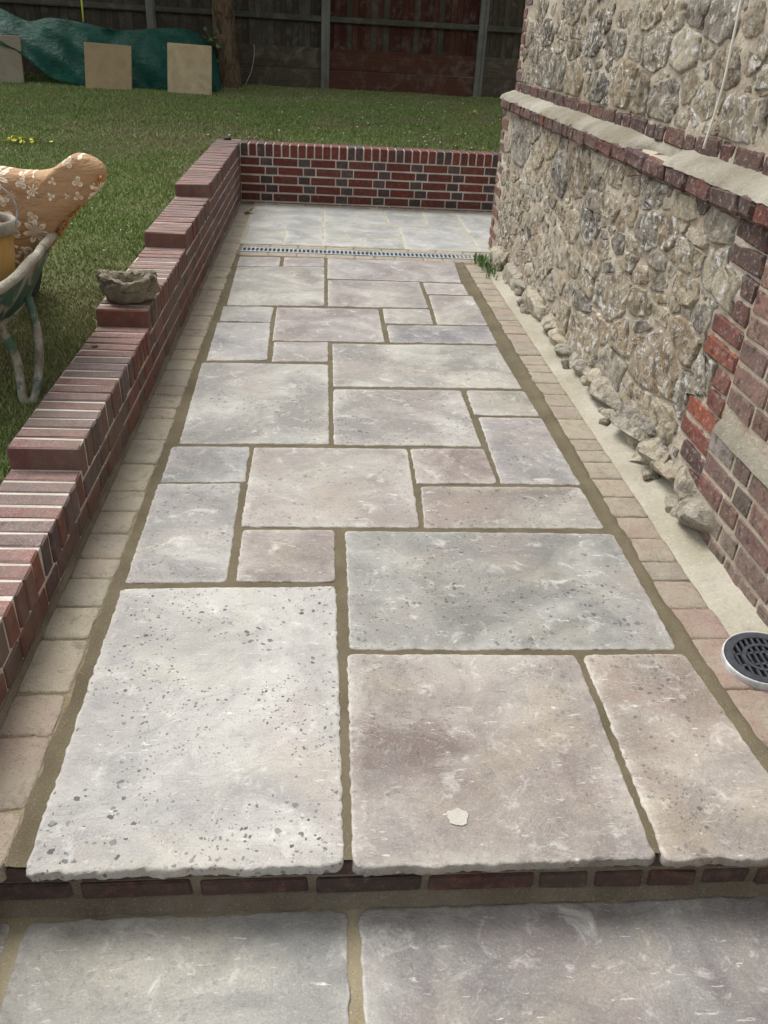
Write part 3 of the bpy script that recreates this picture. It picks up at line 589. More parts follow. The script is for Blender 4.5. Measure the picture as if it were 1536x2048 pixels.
STONE_T = [(168, 154, 126), (178, 164, 136), (154, 142, 120), (172, 152, 120), (162, 154, 136), (140, 132, 118), (188, 174, 146), (160, 140, 112), (196, 184, 160), (112, 108, 100)]
def facing_stone(o_list, i, S, X, lim, darkish):
    y, z, ry, rz = S[i]; n = 34; h = min(0.022, 0.12 * math.sqrt(ry * rz) + 0.008); r0 = random.Random(i * 77 + int(X * 1000))
    wa = ry * rz; out = []
    p_ = r0.uniform(2.4, 5.5); rot = r0.uniform(-.35, .35)
    for k in range(n):
        a = 2 * math.pi * k / n; ca, sa = math.cos(a), math.sin(a)
        e = (abs(math.cos(a + rot)) ** p_ + abs(math.sin(a + rot)) ** p_) ** (-1 / p_)
        e *= 1.06 + 0.30 * nz(ca * 1.3, sa * 1.3, i * 3.7) + 0.24 * nz(ca * 3.2, sa * 3.2, i * 5.1) + 0.10 * nz(ca * 7, sa * 7, i)
        dy, dz = ca * ry * e, sa * rz * e; t = 1.0
        for q in range(len(S)):
            if q == i: continue
            ey, ez = (S[q][0] - y) / 1.9, S[q][1] - z; d2 = ey * ey + ez * ez
            if d2 > 0.16: continue
            wb = S[q][2] * S[q][3]; d = math.sqrt(d2) + 1e-6
            m_ = d * (0.5 + 0.5 * max(-.75, min(.75, (wa - wb) / (1.9 * d2)))) - 0.003
            pr = (dy / 1.9 * ey + dz * ez) / d
            if pr > m_: t = min(t, max(0.15, m_ / pr))
        dy *= t; dz *= t
        yl, yh, zl, zh = lim
        dz = max(zl - z, min(zh - z, dz)); dy = max((yl(z + dz) if callable(yl) else yl) - y, min(yh - y, dy)); out.append((dy, dz))
    pl = [(r0.uniform(-.5, .5), r0.uniform(-.5, .5), r0.uniform(0.75, 1.2)) for _ in range(4)]
    V, F = [], []
    rings = ((1.0, -0.5), (0.985, 0.15), (0.95, 0.55), (0.88, 0.85), (0.78, 0.96), (0.65, 1.0), (0.50, 1.0), (0.34, 1.0), (0.16, 1.0))
    for s, hh in rings:
        for k, (dy, dz) in enumerate(out):
            u, v = dy * s, dz * s
            g = min([hh] + [c0 - (au * u / ry + av * v / rz) * 0.6 for au, av, c0 in pl]) if hh > 0 else hh
            d = h * g + (0.017 * fbm(u * 30 + i, v * 30, i * 1.3, 3) + 0.016 * fbm(u * 10, v * 10 + i, i * 2.3, 2)) * (1 if hh > 0 else 0) * min(1, h / 0.03)
            V.append((-d, u + 0.006 * nz(u * 50, v * 50, i + s), v + 0.004 * nz(u * 50, v * 50, i - s)))
    for a in range(len(rings) - 1):
        for k in range(n): F.append((a * n + k, (a + 1) * n + k, (a + 1) * n + (k + 1) % n, a * n + (k + 1) % n))
    F.append(tuple((len(rings) - 1) * n + k for k in range(n))[::-1])
    wl = r0.random()
    c_ = r0.choice(STONE_T); g = r0.randint(-14, 14) - (30 if r0.random() < darkish else 0) - (24 if X > 1.33 and y > 4.1 else 0)
    add('stone', mesh('stone', V, F, M['stone_white'] if wl < (0.34 if X < 1.33 else 0.55) else M['stone'], r0.random() < 0.35), house, (X + 0.002, y, z), (0, 0, 0), lin(c_[0] + g, c_[1] + g, c_[2] + g, 0.88 if X < 1.33 else 0.80))
def fill(S, lim, count, r_, tries, sm=1.0):
    S = [(a, b, min(c * 1.24, 3.4 * d), d * 1.36) for a, b, c, d in S]
    r0 = random.Random(r_); ext = []
    for _ in range(tries):
        if len(ext) >= count: break
        y = r0.uniform(lim[0], lim[1]); z = r0.uniform(lim[2], lim[3]); rz = r0.uniform(0.022, 0.06) * sm; ry = rz * r0.uniform(1.2, 2.4)
        if all(((y - s[0]) / (s[2] + ry * 0.45)) ** 2 + ((z - s[1]) / (s[3] + rz * 0.45)) ** 2 > 1.0 for s in S + ext): ext.append((y, z, ry, rz))
    return S + ext
LIML = (2.47, 6.20, 0.06, 0.965); LIMU = (1.2, 6.22, 1.165, 2.2)
SL = fill(LOWER, LIML, 120, 3, 18000); SU = fill(UPPER, (2.2, 6.2, 1.17, 1.80), 70, 5, 12000)
def lims(s, lim): return (2.36 if s[1] < .97 else -2, 6.24, 0.0, 0.968) if lim == 0 else (-2, 6.24, 1.150, 2.5)
TOOTH = []
k = 0
for c_ in range(13):                         # brick toothing between the stone and the pier
    z0 = 0.015 + c_ * 0.0745; e = (2.45, 2.46, 2.55, 2.60, 2.587, 2.457, 2.454, 2.575, 2.566, 2.45, 2.44, 2.556, 2.561)[c_]
    TOOTH.append((z0, e))
def tooth(z): return TOOTH[max(0, min(12, int((z - 0.010) / 0.0745)))][1] + 0.012
for i, s in enumerate(SL):
    if s[0] < tooth(s[1]) + 0.03: continue
    facing_stone(None, i, SL, XL, (tooth, 6.24, -0.01, 0.965), 0.12)
for i, s in enumerate(SU): facing_stone(None, i, SU, XU, (-2, 6.24, 1.150, 2.5), 0.35)
OLD = [(176, 92, 66), (158, 82, 64), (142, 78, 66), (184, 100, 72), (150, 84, 70)]; OLDD = [(104, 72, 66), (94, 68, 66), (116, 76, 68), (100, 76, 72)]
def hbrick(y0, y1, z0, z1, X, mat, tint, depth=0.10, jit=0.0035, bev=0.007):
    add('brick', cbox(depth, y1 - y0, z1 - z0, bev, jit, mat, 4, 'brick'), house, (X + depth / 2, (y0 + y1) / 2, (z0 + z1) / 2), (rng.uniform(-.012, .012), 0, rng.uniform(-.015, .015)), lin(*tint, 0.68))
for c_, (z0, e) in enumerate(TOOTH):
    cc = rng.choice(OLD if c_ in (3, 4, 5, 6, 7, 8) else OLDD)
    if e > 2.34 + 0.2: hbrick(2.345, e, z0, z0 + 0.064, XL - 0.012, M['oldbrick'], cc)
    else: hbrick(2.345, e, z0, z0 + 0.064, XL - 0.012, M['oldbrick'], cc)
# quoins on the far corner
for c_ in range(24):
    z0 = 0.03 + c_ * 0.0745; hi = z0 > 1.02; X = (XU if hi else XL) - 0.010
    if 0.93 < z0 < 1.06: continue
    L = 0.215 if c_ % 2 else 0.105
    hbrick(YC - L + 0.006, YC + 0.006, z0, z0 + 0.064, X, M['pierbrick'], rng.choice([(150, 98, 80), (140, 88, 76), (130, 104, 96), (160, 118, 96)]), depth=0.105 if c_ % 2 else 0.21)
# ledge: a projecting worn brick course, a cement weathering on top, a course of bricks above it
y = 1.9
while y < YC - 0.05:
    L = min(rng.choice((0.215, 0.21, 0.105)), YC + 0.012 - y); hbrick(y, y + L - 0.010, 0.975, 1.043, XL - 0.040 - rng.uniform(0, .006), M['oldbrick'], rng.choice(OLDD + [(128, 70, 58)]), bev=0.012, jit=0.004); y += L
y = 1.9
while y < YC - 0.05:
    L = rng.choice((0.215, 0.21, 0.105)); hbrick(y, min(y + L - 0.012, YC), 1.078, 1.142, XU - 0.012, M['oldbrick'], rng.choice(OLDD), bev=0.009, jit=0.004); y += L
def weathering(ya, yb, sd):
    def fn(u, v):
        y = ya + (yb - ya) * u; e = min(1.0, max(0.0, abs(y - 3.41 - 0.03 * nz(y * 20, 1)) - 0.13) / 0.10)
        x0 = XL - 0.042 + 0.022 * fbm(y * 9, sd, 0) + 0.085 * (1 - e); x1 = XU - 0.004; q = v
        x = x0 + (x1 - x0) * q; zt = 1.082 + 0.016 * fbm(y * 4, sd, 3)
        z = 1.036 + (zt - 1.036) * q ** 0.8 + 0.006 * fbm(y * 12, q * 3, sd) + 0.003 * math.sin(math.pi * min(1, q * 1.1)) * e
        if v == 0: z -= 0.010
        return (x - 1.36, y - 3.0, z + 0.010 + 0.006 * fbm(y * 30, q * 5, sd) - (1 - e) * 0.006)
    hpart('cement_weathering', flip(grid_data(int((yb - ya) * 60), 8, fn)), M['cement'])
weathering(1.2, YC + 0.02, 2.0)
b_ = cbox_data(0.10, YC - 1.3, 0.07, 0.004)
hpart('ledge_bed', ([(p[0] + XL + 0.03 - 1.36, p[1] + (YC + 1.3) / 2 - 3.0, p[2] + 1.008) for p in b_[0]], b_[1]), M['lime'], False)
# brick pier towards the camera, its foot standing proud under a sloped cement ledge
for zlo, zhi, X, nm in ((-0.05, 0.375, 1.266, 'plinth'), (0.36, 1.02, 1.2835, 'pier_core')):
    b_ = cbox_data(0.3, 3.9, zhi - zlo, 0.003)
    hpart(nm, ([(p[0] + X + 0.15 - 1.36, p[1] + 2.338 - 1.95 - 3.0, p[2] + (zlo + zhi) / 2) for p in b_[0]], b_[1]), M['lime'], False)
for c_ in range(13):
    z0 = -0.01 + c_ * 0.0755; X = 1.262 if z0 < 0.32 else 1.279
    if 0.33 < z0 < 0.39: continue
    for i, (a, b, st) in enumerate(flemish(1.35, c_)):
        y1 = 2.335 - a; y0 = 2.335 - b
        cc = rng.choice([(174, 132, 120), (164, 124, 114), (178, 142, 126), (152, 116, 110), (166, 106, 98)]) if st else rng.choice([(74, 72, 76), (126, 86, 78), (146, 104, 88)])
        if z0 < 0.1: cc = rng.choice([(176, 160, 146), (168, 142, 130), (158, 134, 122)])
        hbrick(y0, y1, z0, z0 + 0.065, X, M['pierbrick'], (232, 226, 218) if (c_ == 4 and i == 0) else cc, bev=0.005, jit=0.002)
def pier_cap(u, v):
    y = 0.4 + 1.93 * u; return (1.258 + 0.030 * v - 1.36, y - 3.0, 0.368 + 0.045 * v ** 0.9 + 0.004 * fbm(y * 14, v * 3, 1) - (0.012 if v == 0 else 0))
hpart('cement_ledge', flip(grid_data(60, 5, pier_cap)), M['cement'])
# loose footing stones along the foot of the wall
def lump(parent, name, loc, rad, seed, mat, tint, sub=3):
    import bmesh
    bm = bmesh.new(); bmesh.ops.create_icosphere(bm, subdivisions=sub, radius=1.0); r0 = random.Random(seed)
    pl = [(Vector((r0.gauss(0, 1), r0.gauss(0, 1), r0.gauss(0, 1))).normalized(), r0.uniform(0.5, 0.85)) for _ in range(11)]
    for v in bm.verts:
        p = v.co.copy(); p *= 1.05 + 0.25 * nz(p.x * 1.3 + seed, p.y * 1.3, p.z * 1.3)
        for nrm, d in pl:
            e = p.dot(nrm) - d
            if e > 0: p -= nrm * e * 0.97
        p *= 1 + 0.10 * fbm(p.x * 4 + seed, p.y * 4, p.z * 4, 3)
        v.co = Vector((p.x * rad[0], p.y * rad[1], p.z * rad[2]))
    me = bpy.data.meshes.new(name); bm.to_mesh(me); bm.free(); me.polygons.foreach_set('use_smooth', [mat is not M['foot']] * len(me.polygons)); me.materials.append(mat)
    return add(name, me, parent, loc, (0, 0, 0), tint)
for i, (y, z, ry, rz) in enumerate(FOOT):
    c_ = rng.choice([(182, 176, 158), (172, 164, 146), (192, 184, 166), (160, 156, 146)])
    rz2 = max(rz, 0.045); lump(house, 'footing_stone', (1.284 + rng.uniform(-.008, .010), y, max(z, 0.026)), (0.066 + min(rz2, .09) * 0.3, min(ry * 0.85, 0.26), rz2 * 1.15), i * 3.3 + 1, M['foot'], lin(c_[0], c_[1] - 3, c_[2] - 8, 0.98))
for i in range(20):
    y = rng.uniform(2.4, 5.9); s = rng.uniform(0.022, 0.040); lump(house, 'footing_stone', (1.245 + rng.uniform(-.03, .03), y, 0.012 + rng.uniform(0, .02)), (s, s * 1.5, s), 300 + i, M['foot'], lin(158, 150, 132, 0.8), 2)

# white cable hanging down the wall
cb = spline([(1.318, 2.975, 2.45), (1.316, 2.985, 1.75), (1.312, 2.968, 1.48), (1.312, 2.960, 1.34), (1.310, 2.968, 1.235), (1.300, 2.975, 1.115)], 8)
M['cable'] = simple('white_cable', lin(222, 216, 200), lin(232, 228, 214), 30, 0.5, 0.4, 0.1)
tag(add('cable', mesh('cable', *tube_data(cb, 0.0042, 8), M['cable'])), 'thin white cable hanging down the stone house wall', 'cable')

# ================================================================== DRAINS
M['galv'] = simple('galvanised_steel', lin(150, 158, 162), lin(188, 194, 196), 30, 0.45, 0.5, 0.1, 0.002, 0.6)
M['dark'] = simple('dark_channel', (0.012, 0.013, 0.014, 1), (0.02, 0.02, 0.02, 1), 10)
M['grate'] = simple('black_plastic', lin(46, 49, 54, .8), lin(66, 70, 76, .8), 40, 0.5, 0.4, 0.2, 0.002)
M['whiteplastic'] = simple('white_plastic', lin(176, 176, 172, .8), lin(226, 226, 222, .85), 22, 0.4, 0.45, 0.1, 0.002)
dr = thing('channel_drain', 'long slotted metal channel drain crossing the paving', 'drain', (0.35, 6.12, 0))
DX0, DX1 = -0.575, 1.28
v, f = cbox_data(DX1 - DX0, 0.125, 0.06, 0.002); add('channel', mesh('channel', v, f, M['dark'], False), dr, ((DX0 + DX1) / 2, 6.12, -0.044))
for yy in (6.066, 6.174): add('rail', cbox(DX1 - DX0, 0.014, 0.016, 0.002, 0, M['galv'], 1, 'rail'), dr, ((DX0 + DX1) / 2, yy, -0.008))
k = int((DX1 - DX0) / 0.0305)
for i in range(k): add('bar', cbox(0.013, 0.095, 0.012, 0.002, 0, M['galv'], 1, 'bar'), dr, (DX0 + 0.0305 * (i + 0.5), 6.12, -0.008))
gx, gy = 1.185, 1.615
gl = thing('gully_cover', 'round black gully grate in a white plastic ring beside the house', 'drain cover', (gx, gy, 0))
def lathe(prof, n=48):
    V = [(r * math.cos(2 * math.pi * k / n), r * math.sin(2 * math.pi * k / n), z) for r, z in prof for k in range(n)]
    return V, [(a * n + k, a * n + (k + 1) % n, (a + 1) * n + (k + 1) % n, (a + 1) * n + k) for a in range(len(prof) - 1) for k in range(n)]
GT = (R(3), R(-6), 0)
add('ring', mesh('ring', *lathe([(0.101, -0.03), (0.103, 0.02), (0.1015, 0.026), (0.099, 0.028), (0.097, 0.026), (0.096, 0.0)]), M['whiteplastic']), gl, (gx, gy, 0.002), GT)
parts = [lathe([(0.0955, 0.01), (0.0955, 0.026), (0.094, 0.028), (0.076, 0.028), (0.074, 0.026), (0.074, 0.012)])]
def bar(x0, y0, x1, y1, w_=0.004):
    L = math.hypot(x1 - x0, y1 - y0); a = math.atan2(y1 - y0, x1 - x0); v, f = cbox_data(L, w_ * 2, 0.012, 0.001)
    return [(p[0] * math.cos(a) - p[1] * math.sin(a) + (x0 + x1) / 2, p[0] * math.sin(a) + p[1] * math.cos(a) + (y0 + y1) / 2, p[2] + 0.020) for p in v], f
for i in range(-4, 5):
    x = i * 0.0165; h = math.sqrt(max(0, 0.076 ** 2 - x * x)); parts.append(bar(x, -h, x, h, 0.0035))
parts += [bar(-0.075, 0.02, 0.075, 0.02), bar(-0.075, -0.022, 0.075, -0.022)]
parts += [([(p[0], p[1], p[2] + 0.0008) for p in lathe([(0.052, 0.015), (0.052, 0.0265), (0.043, 0.0265), (0.043, 0.015)])[0]], lathe([(0, 0)] * 4)[1])]
add('grate', mesh('grate', *join(parts), M['grate'], False), gl, (gx, gy, 0.002), GT)
add('sump', mesh('sump', *join([lathe([(0.0001, 0.004), (0.096, 0.004)])]), M['dark'], False), gl, (gx, gy, 0.002), GT)

# ================================================================== FENCE, TREE, TARPAULIN
FY = 13.83
M['post'] = mortar_mat('concrete_post', lin(112, 112, 104, .8), lin(136, 136, 126, .8), 14, 0.4, 0.3)
fence = thing('garden_fence', 'dark weathered feather-edge board fence with concrete posts', 'fence', (0.0, FY, 0.6))
POSTS = [-7.35, -4.88, -2.43, 0.04, 2.33, 4.80]
for px in POSTS:
    v, f = join([cbox_data(0.125, 0.11, 2.3, 0.012)]); po = add('post', mesh('post', v, f, M['post'], False), fence, (px, FY - 0.01, 1.5))
    add('groove_edge', cbox(0.022, 0.02, 2.28, 0.004, 0, M['post'], 1, 'groove_edge'), po, (px + 0.03, FY - 0.0745, 1.5))
for i, (a, b) in enumerate(zip(POSTS, POSTS[1:])):
    red = i in (3,); tint = (96, 62, 50) if red else (96, 88, 74)
    for j in range(2):
        g = rng.randint(-6, 6); add('gravel_board', cbox(b - a - 0.09, 0.045, 0.270, 0.005, 0.003, M['board'], 3, 'gravel_board'), fence, ((a + b) / 2, FY + rng.uniform(-.004, .004), 0.725 + j * 0.272), (0, 0, 0), lin(tint[0] + g + 8, tint[1] + g + 6, tint[2] + g + 4, 0.8))
    for z in (1.50, 2.28): add('rail', cbox(b - a - 0.12, 0.07, 0.075, 0.012, 0.003, M['board'], 2, 'rail'), fence, ((a + b) / 2, FY - 0.03, z), (rng.uniform(-.1, .1), rng.uniform(-.004, .004), 0), lin(100, 98, 86, 0.8))
    x = a + 0.035; k = 0
    while x < b - 0.06:
        w_ = 0.098; g = rng.randint(-10, 10)
        t = (92, 56, 44) if red and rng.random() < 0.8 else (92, 84, 70)
        add('fence_board', cbox(w_, 0.016, 1.36, 0.003, 0.003, M['wood'], 4, 'fence_board'), fence, (x + w_ / 2, FY + 0.022 + rng.uniform(-.003, .003), 1.795 + rng.uniform(-.006, .006)), (0, rng.uniform(-.004, .004), R(7)), lin(t[0] + g, t[1] + g, t[2] + g, 0.8))
        x += 0.089; k += 1

n = NB('tree_bark', 0.95, 0.15); c = n.coord()
gr = n.noise(n.scaled(c, (14, 14, 5)), 1.0, 6, 0.7, 1.0)
k = n.mix(n.ramp(gr, (0.35, 0.0), (0.65, 1.0)), lin(58, 46, 36), lin(122, 104, 82)); k = n.mix(n.ramp(n.noise(c, 7, 4, 0.6), (0.55, 0.0), (0.7, 0.6)), k, lin(104, 110, 78))
M['bark'] = n.done(k, n.bump(gr, 1.0, 0.04))
def leaf_mat(name, stops):
    n = NB(name, 0.55, 0.3); k = n.ramp(n.nd('ShaderNodeNewGeometry').outputs['Random Per Island'], *stops); n.b.inputs['Transmission Weight'].default_value = 0.0
    return n.done(k)
M['leaf'] = leaf_mat('tree_leaf', [(0.0, (0.03, 0.055, 0.015, 1)), (0.5, (0.05, 0.09, 0.022, 1)), (1.0, (0.09, 0.13, 0.035, 1))])
M['leaf2'] = leaf_mat('shoot_leaf', [(0.0, (0.07, 0.14, 0.04, 1)), (1.0, (0.14, 0.22, 0.08, 1))])
M['leafy'] = leaf_mat('yellow_leaf', [(0.0, (0.32, 0.34, 0.03, 1)), (1.0, (0.48, 0.45, 0.05, 1))])
def leaves(pts, size, seed, flat=0.35):
    r0 = random.Random(seed); V, F = [], []
    for p in pts:
        d = Vector((r0.gauss(0, 1), r0.gauss(0, 1), r0.gauss(0, flat))).normalized(); up = Vector((r0.gauss(0, .5), r0.gauss(0, .5), 1)).normalized(); s = d.cross(up).normalized()
        L = size * r0.uniform(0.7, 1.3); w_ = L * 0.32; p = Vector(p); o = len(V); m = p + d * L * 0.5 + up * L * 0.06
        V += [p, m + s * w_, p + d * L - up * L * 0.08, m - s * w_]; F += [(o, o + 1, o + 2, o + 3)]
    return V, F
tree = thing('tree', 'rough brown tree trunk against the fence beside the green tarpaulin', 'tree', (-1.34, 13.25, 0.58))
tp = [(-1.335, 13.25, 0.45), (-1.34, 13.25, 0.62), (-1.335, 13.24, 0.85), (-1.345, 13.22, 1.15), (-1.36, 13.21, 1.6), (-1.37, 13.2, 2.2), (-1.33, 13.25, 3.1)]
pt = spline(tp, 6); rd = [0.215 if p.z < 0.55 else 0.155 + 0.06 * max(0, (0.95 - p.z) / 0.4) - 0.012 * (p.z - 1) for p in pt]
v, f = tube_data(pt, rd, 20)
v = [p + (p - Vector((-1.35, 13.23, p.z))).normalized() * 0.03 * fbm(p.x * 8, p.y * 8, p.z * 3, 4) for p in v]
def rel(v, o): return [(p[0] - o.location.x, p[1] - o.location.y, p[2] - o.location.z) for p in v]
def part(name, v, f, mat, parent, smooth=True):
    o = bpy.data.objects.new(name, mesh(name, rel(v, parent), f, mat, smooth)); col.objects.link(o); o.parent = parent; return o
part('trunk', v, f, M['bark'], tree)
r0 = random.Random(41); lp = []
tips = []
for i in range(9):
    a = i / 9 * 2 * math.pi + r0.uniform(-.3, .3); L = r0.uniform(1.6, 2.9); p0 = Vector((-1.33, 13.25, 2.7 + 0.05 * i))
    p1 = p0 + Vector((math.cos(a) * L * 0.5, math.sin(a) * L * 0.35, 1.0)); p2 = p0 + Vector((math.cos(a) * L, math.sin(a) * L * 0.6, r0.uniform(1.3, 2.6)))
    lp.append(tube_data(spline([p0, p1, p2], 5), [0.075 - 0.0055 * q for q in range(11)], 7)); tips += [p1, p2, (p1 + p2) / 2]
v, f = join(lp); part('limb', [Vector(p) for p in v], f, M['bark'], tree)
pts = []
for i in range(200):                       # clumps of leaves through the crown
    while True:
        q = Vector((r0.uniform(-1, 1), r0.uniform(-1, 1), r0.uniform(-1, 1)))
        if q.length < 1: break
    cc = Vector((-1.3 + q.x * 4.6, 13.2 + q.y * 3.0, 4.6 + q.z * 1.7 + 0.3 * nz(q.x * 3, q.y * 3))); s = r0.uniform(0.3, 0.7)
    pts += [cc + Vector((r0.gauss(0, s), r0.gauss(0, s), r0.gauss(0, s * .55))) for _ in range(75)]
pts = [p for p in pts if p.z > 2.7]
v, f = leaves(pts, 0.17, 3); part('crown', v, f, M['leaf'], tree, False)
pts = [(-1.52 + r0.gauss(0, .07), 13.05 + r0.gauss(0, .05), 1.12 + r0.gauss(0, .10)) for _ in range(26)]
v, f = leaves(pts, 0.085, 4); part('shoot', v, f, M['leaf2'], tree, False)['kind'] = 'stuff'

# green tarpaulin over a heap against the fence
n = NB('green_tarpaulin', 0.55, 0.35); c = n.coord(False)
k = n.mix(n.ramp(n.noise(c, 2.2, 5, 0.6), (0.4, 0.0), (0.66, 1.0)), lin(0, 76, 60, .8), lin(8, 98, 78, .8))
k = n.mix(n.ramp(n.noise(c, 26, 4, 0.7), (0.62, 0.0), (0.75, 0.35)), k, lin(90, 130, 116, .5))
wv = n.nd('ShaderNodeTexWave'); n.put(wv.inputs['Vector'], c); wv.inputs['Scale'].default_value = 60
M['tarp'] = n.done(k, n.bump(n.noise(n.scaled(c, (1.2, 1.2, 2.6), (0, 0.5, 0)), 5, 6, 0.65, 1.0), 0.9, 0.07))
top = spline([(-4.9, 13.0, 1.46), (-4.35, 12.95, 1.42), (-3.915, 12.9, 1.265), (-3.587, 12.9, 1.315), (-3.174, 12.9, 1.28), (-2.76, 12.9, 1.22), (-2.365, 12.9, 1.25), (-2.101, 12.9, 1.275), (-1.838, 12.9, 1.275), (-1.66, 12.9, 1.22), (-1.54, 12.9, 1.10)], 8)
bot = spline([(-4.9, 12.5, 1.24), (-4.25, 12.4, 1.05), (-3.869, 12.35, 0.905), (-3.674, 12.35, 0.765), (-3.473, 12.36, 0.64), (-3.106, 12.33, 0.565), (-2.724, 12.30, 0.555), (-2.334, 12.32, 0.560), (-2.006, 12.33, 0.565), (-1.7, 12.30, 0.57), (-1.40, 12.33, 0.575)], 8)
V, F = [], []; nr = 26; ncol = len(top)
for j in range(nr + 1):
    t = j / nr
    for i in range(ncol):
        if t < 0.28:                       # runs back over the heap to the fence
            q = t / 0.28; p = Vector(top[i]); b_ = Vector((p.x - 0.05, 13.62, p.z - 0.16)); p = b_.lerp(p, q); p.z += 0.05 * math.sin(math.pi * q)
        else:
            q = (t - 0.28) / 0.72; p = Vector(top[i]).lerp(Vector(bot[i]), q); p.y -= 0.10 * math.sin(math.pi * q) * (0.4 + 0.6 * abs(nz(i * 0.12, 3.0)))
            fo = fbm(p.x * 3.2 + p.z * 1.6, p.z * 1.2, 2.0, 3); p.y += 0.13 * fo + 0.035 * math.sin((p.x * 0.8 + p.z * 1.5) * 14 + 3 * fo); p.z += 0.012 * nz(p.x * 9, p.z * 6)
        V.append(p)
F = [(j * ncol + i, j * ncol + i + 1, (j + 1) * ncol + i + 1, (j + 1) * ncol + i) for j in range(nr) for i in range(ncol - 1)]
# the right end tucked round to the fence
o = len(V)
for j in range(nr + 1):
    e = V[j * ncol + ncol - 1]; V.append(Vector((e.x + 0.05 + 0.03 * nz(j * .4, 1), min(13.6, e.y + 0.35), e.z - 0.02))); V.append(Vector((e.x - 0.08, 13.62, e.z - 0.05)))
for j in range(nr):
    a, b = j * ncol + ncol - 1, (j + 1) * ncol + ncol - 1; c0, c1, d0, d1 = o + 2 * j, o + 2 * j + 2, o + 2 * j + 1, o + 2 * j + 3
    F += [(a, c0, c1, b), (c0, d0, d1, c1)]
ta = add('tarpaulin', mesh('tarpaulin', V, F, M['tarp'])); so = ta.modifiers.new('thickness', 'SOLIDIFY'); so.thickness = 0.006
tag(ta, 'dark green tarpaulin draped over a heap against the fence', 'tarpaulin')
n = NB('buff_slab', 0.85, 0.25); c = n.coord(); base = n.objcol()
k = n.mix(n.ramp(n.noise(c, 6, 6, 0.65, 0.6), (0.4, 0.0), (0.66, 0.7)), base, n.mix(0.5, base, lin(110, 92, 66)))
k = n.mix(n.ramp(n.noise(c, 90, 3, 0.7), (0.55, 0.0), (0.75, 0.4)), k, lin(96, 84, 66))
M['buff'] = n.done(k, n.bump(n.noise(c, 40, 5, 0.7), 0.4, 0.005))
def leaning(x, y, z, w_, h, rx, ry, rz, tint, label):
    v, f = cbox_data(w_, 0.04, h, 0.006, 0.004, int(x * 100) & 255)
    o = add('paving_slab', mesh('paving_slab', [(p[0], p[1], p[2] + h / 2) for p in v], f, M['buff'], False), None, (x, y, z), (R(rx), R(ry), R(rz)), lin(*tint, 0.85))
    tag(o, label, 'paving slab', 'slabs leaning on the tarpaulin')
leaning(-2.745, 12.13, 0.535, 0.60, 0.55, -11, 1.2, -7, (172, 152, 116), 'brown square paving slab leaning at the middle of the green tarpaulin')
leaning(-1.72, 12.13, 0.545, 0.575, 0.585, -10, 1.0, -8, (198, 180, 144), 'palest square paving slab leaning on the tarpaulin nearest the tree')
leaning(-4.17, 12.36, 0.55, 0.60, 0.56, -9, 1, 0, (150, 142, 122), 'greyish paving slab at the left picture edge under the hanging tarpaulin')
M['cordy'] = simple('yellow_green_cord', lin(196, 214, 70), lin(210, 226, 96), 30, 0.6)
tag(add('cord', mesh('cord', *tube_data([(-3.12, 12.84, 2.3), (-3.128, 12.84, 1.9), (-3.137, 12.84, 1.54), (-3.143, 12.84, 1.30)], 0.011, 6), M['cordy'])), 'bright yellow-green cord hanging above the tarpaulin', 'cord')
M['wire'] = simple('pale_wire', lin(150, 150, 140), lin(170, 170, 160), 30, 0.6)
tag(add('wire', mesh('wire', *tube_data(spline([(-0.99, 13.755, 1.13), (-0.985, 13.74, 1.02), (-1.03, 13.72, 0.8), (-1.13, 13.70, 0.60)], 5), 0.006, 6), M['wire'])), 'thin pale wire trailing down the fence right of the tree', 'wire')

# ================================================================== WHEELBARROW AND ITS LOAD
n = NB('barrow_green_paint', 0.55, 0.4); c = n.coord(False)
a = n.ramp(n.noise(c, 7, 6, 0.65, 0.8), (0.5, 0.0), (0.56, 1.0)); b = n.ramp(n.noise(n.vmath('ADD', c, (3, 1, 5)), 11, 5, 0.7, 0.5), (0.6, 0.0), (0.66, 1.0))
k = n.mix(a, n.mix(n.noise(c, 30, 4), lin(36, 84, 66, .7), lin(52, 104, 84, .7)), lin(168, 164, 150, .6)); k = n.mix(b, k, lin(112, 70, 50))
M['bgreen'] = n.done(k, n.bump(n.noise(c, 24, 6, 0.7), 0.4, 0.006))
n = NB('cement_crusted_steel', 0.85, 0.25); c = n.coord(False)
k = n.mix(n.ramp(n.noise(c, 18, 6, 0.7, 0.6), (0.35, 0.0), (0.6, 1.0)), lin(140, 132, 116, .6), lin(196, 190, 176, .6)); k = n.mix(n.ramp(n.noise(n.vmath('ADD', c, (4, 2, 0)), 12, 5, 0.7), (0.6, 0.0), (0.68, 0.85)), k, lin(112, 84, 64))
k = n.mix(n.ramp(n.noise(n.vmath('ADD', c, (1, 2, 9)), 9, 5, 0.7), (0.52, 0.0), (0.58, 0.8)), k, lin(52, 98, 84))
M['crust'] = n.done(k, n.bump(n.noise(c, 50, 6, 0.75), 0.7, 0.008))
M['rimcrust'] = mortar_mat('cement_crust', lin(150, 142, 124, .6), lin(206, 200, 184, .66), 16, 1.0, 0.4)
M['rubber'] = simple('tyre_rubber', (0.015, 0.015, 0.015, 1), (0.03, 0.028, 0.026, 1), 30, 0.8)
bw = thing('wheelbarrow', 'battered green wheelbarrow with cement-crusted rim on the lawn', 'wheelbarrow', (-1.31, 3.0, 0.21))
nt_ = 56
def plan(t, cx, cy, hx, hy, p=4.0):
    c_, s_ = math.cos(t), math.sin(t); e = (abs(c_) ** p + abs(s_) ** p) ** (-1 / p); return cx + hx * c_ * e, cy + hy * s_ * e
def rimz(y): return 0.615 + 0.105 * (y - 2.56) / 1.06
V = []
rings = []
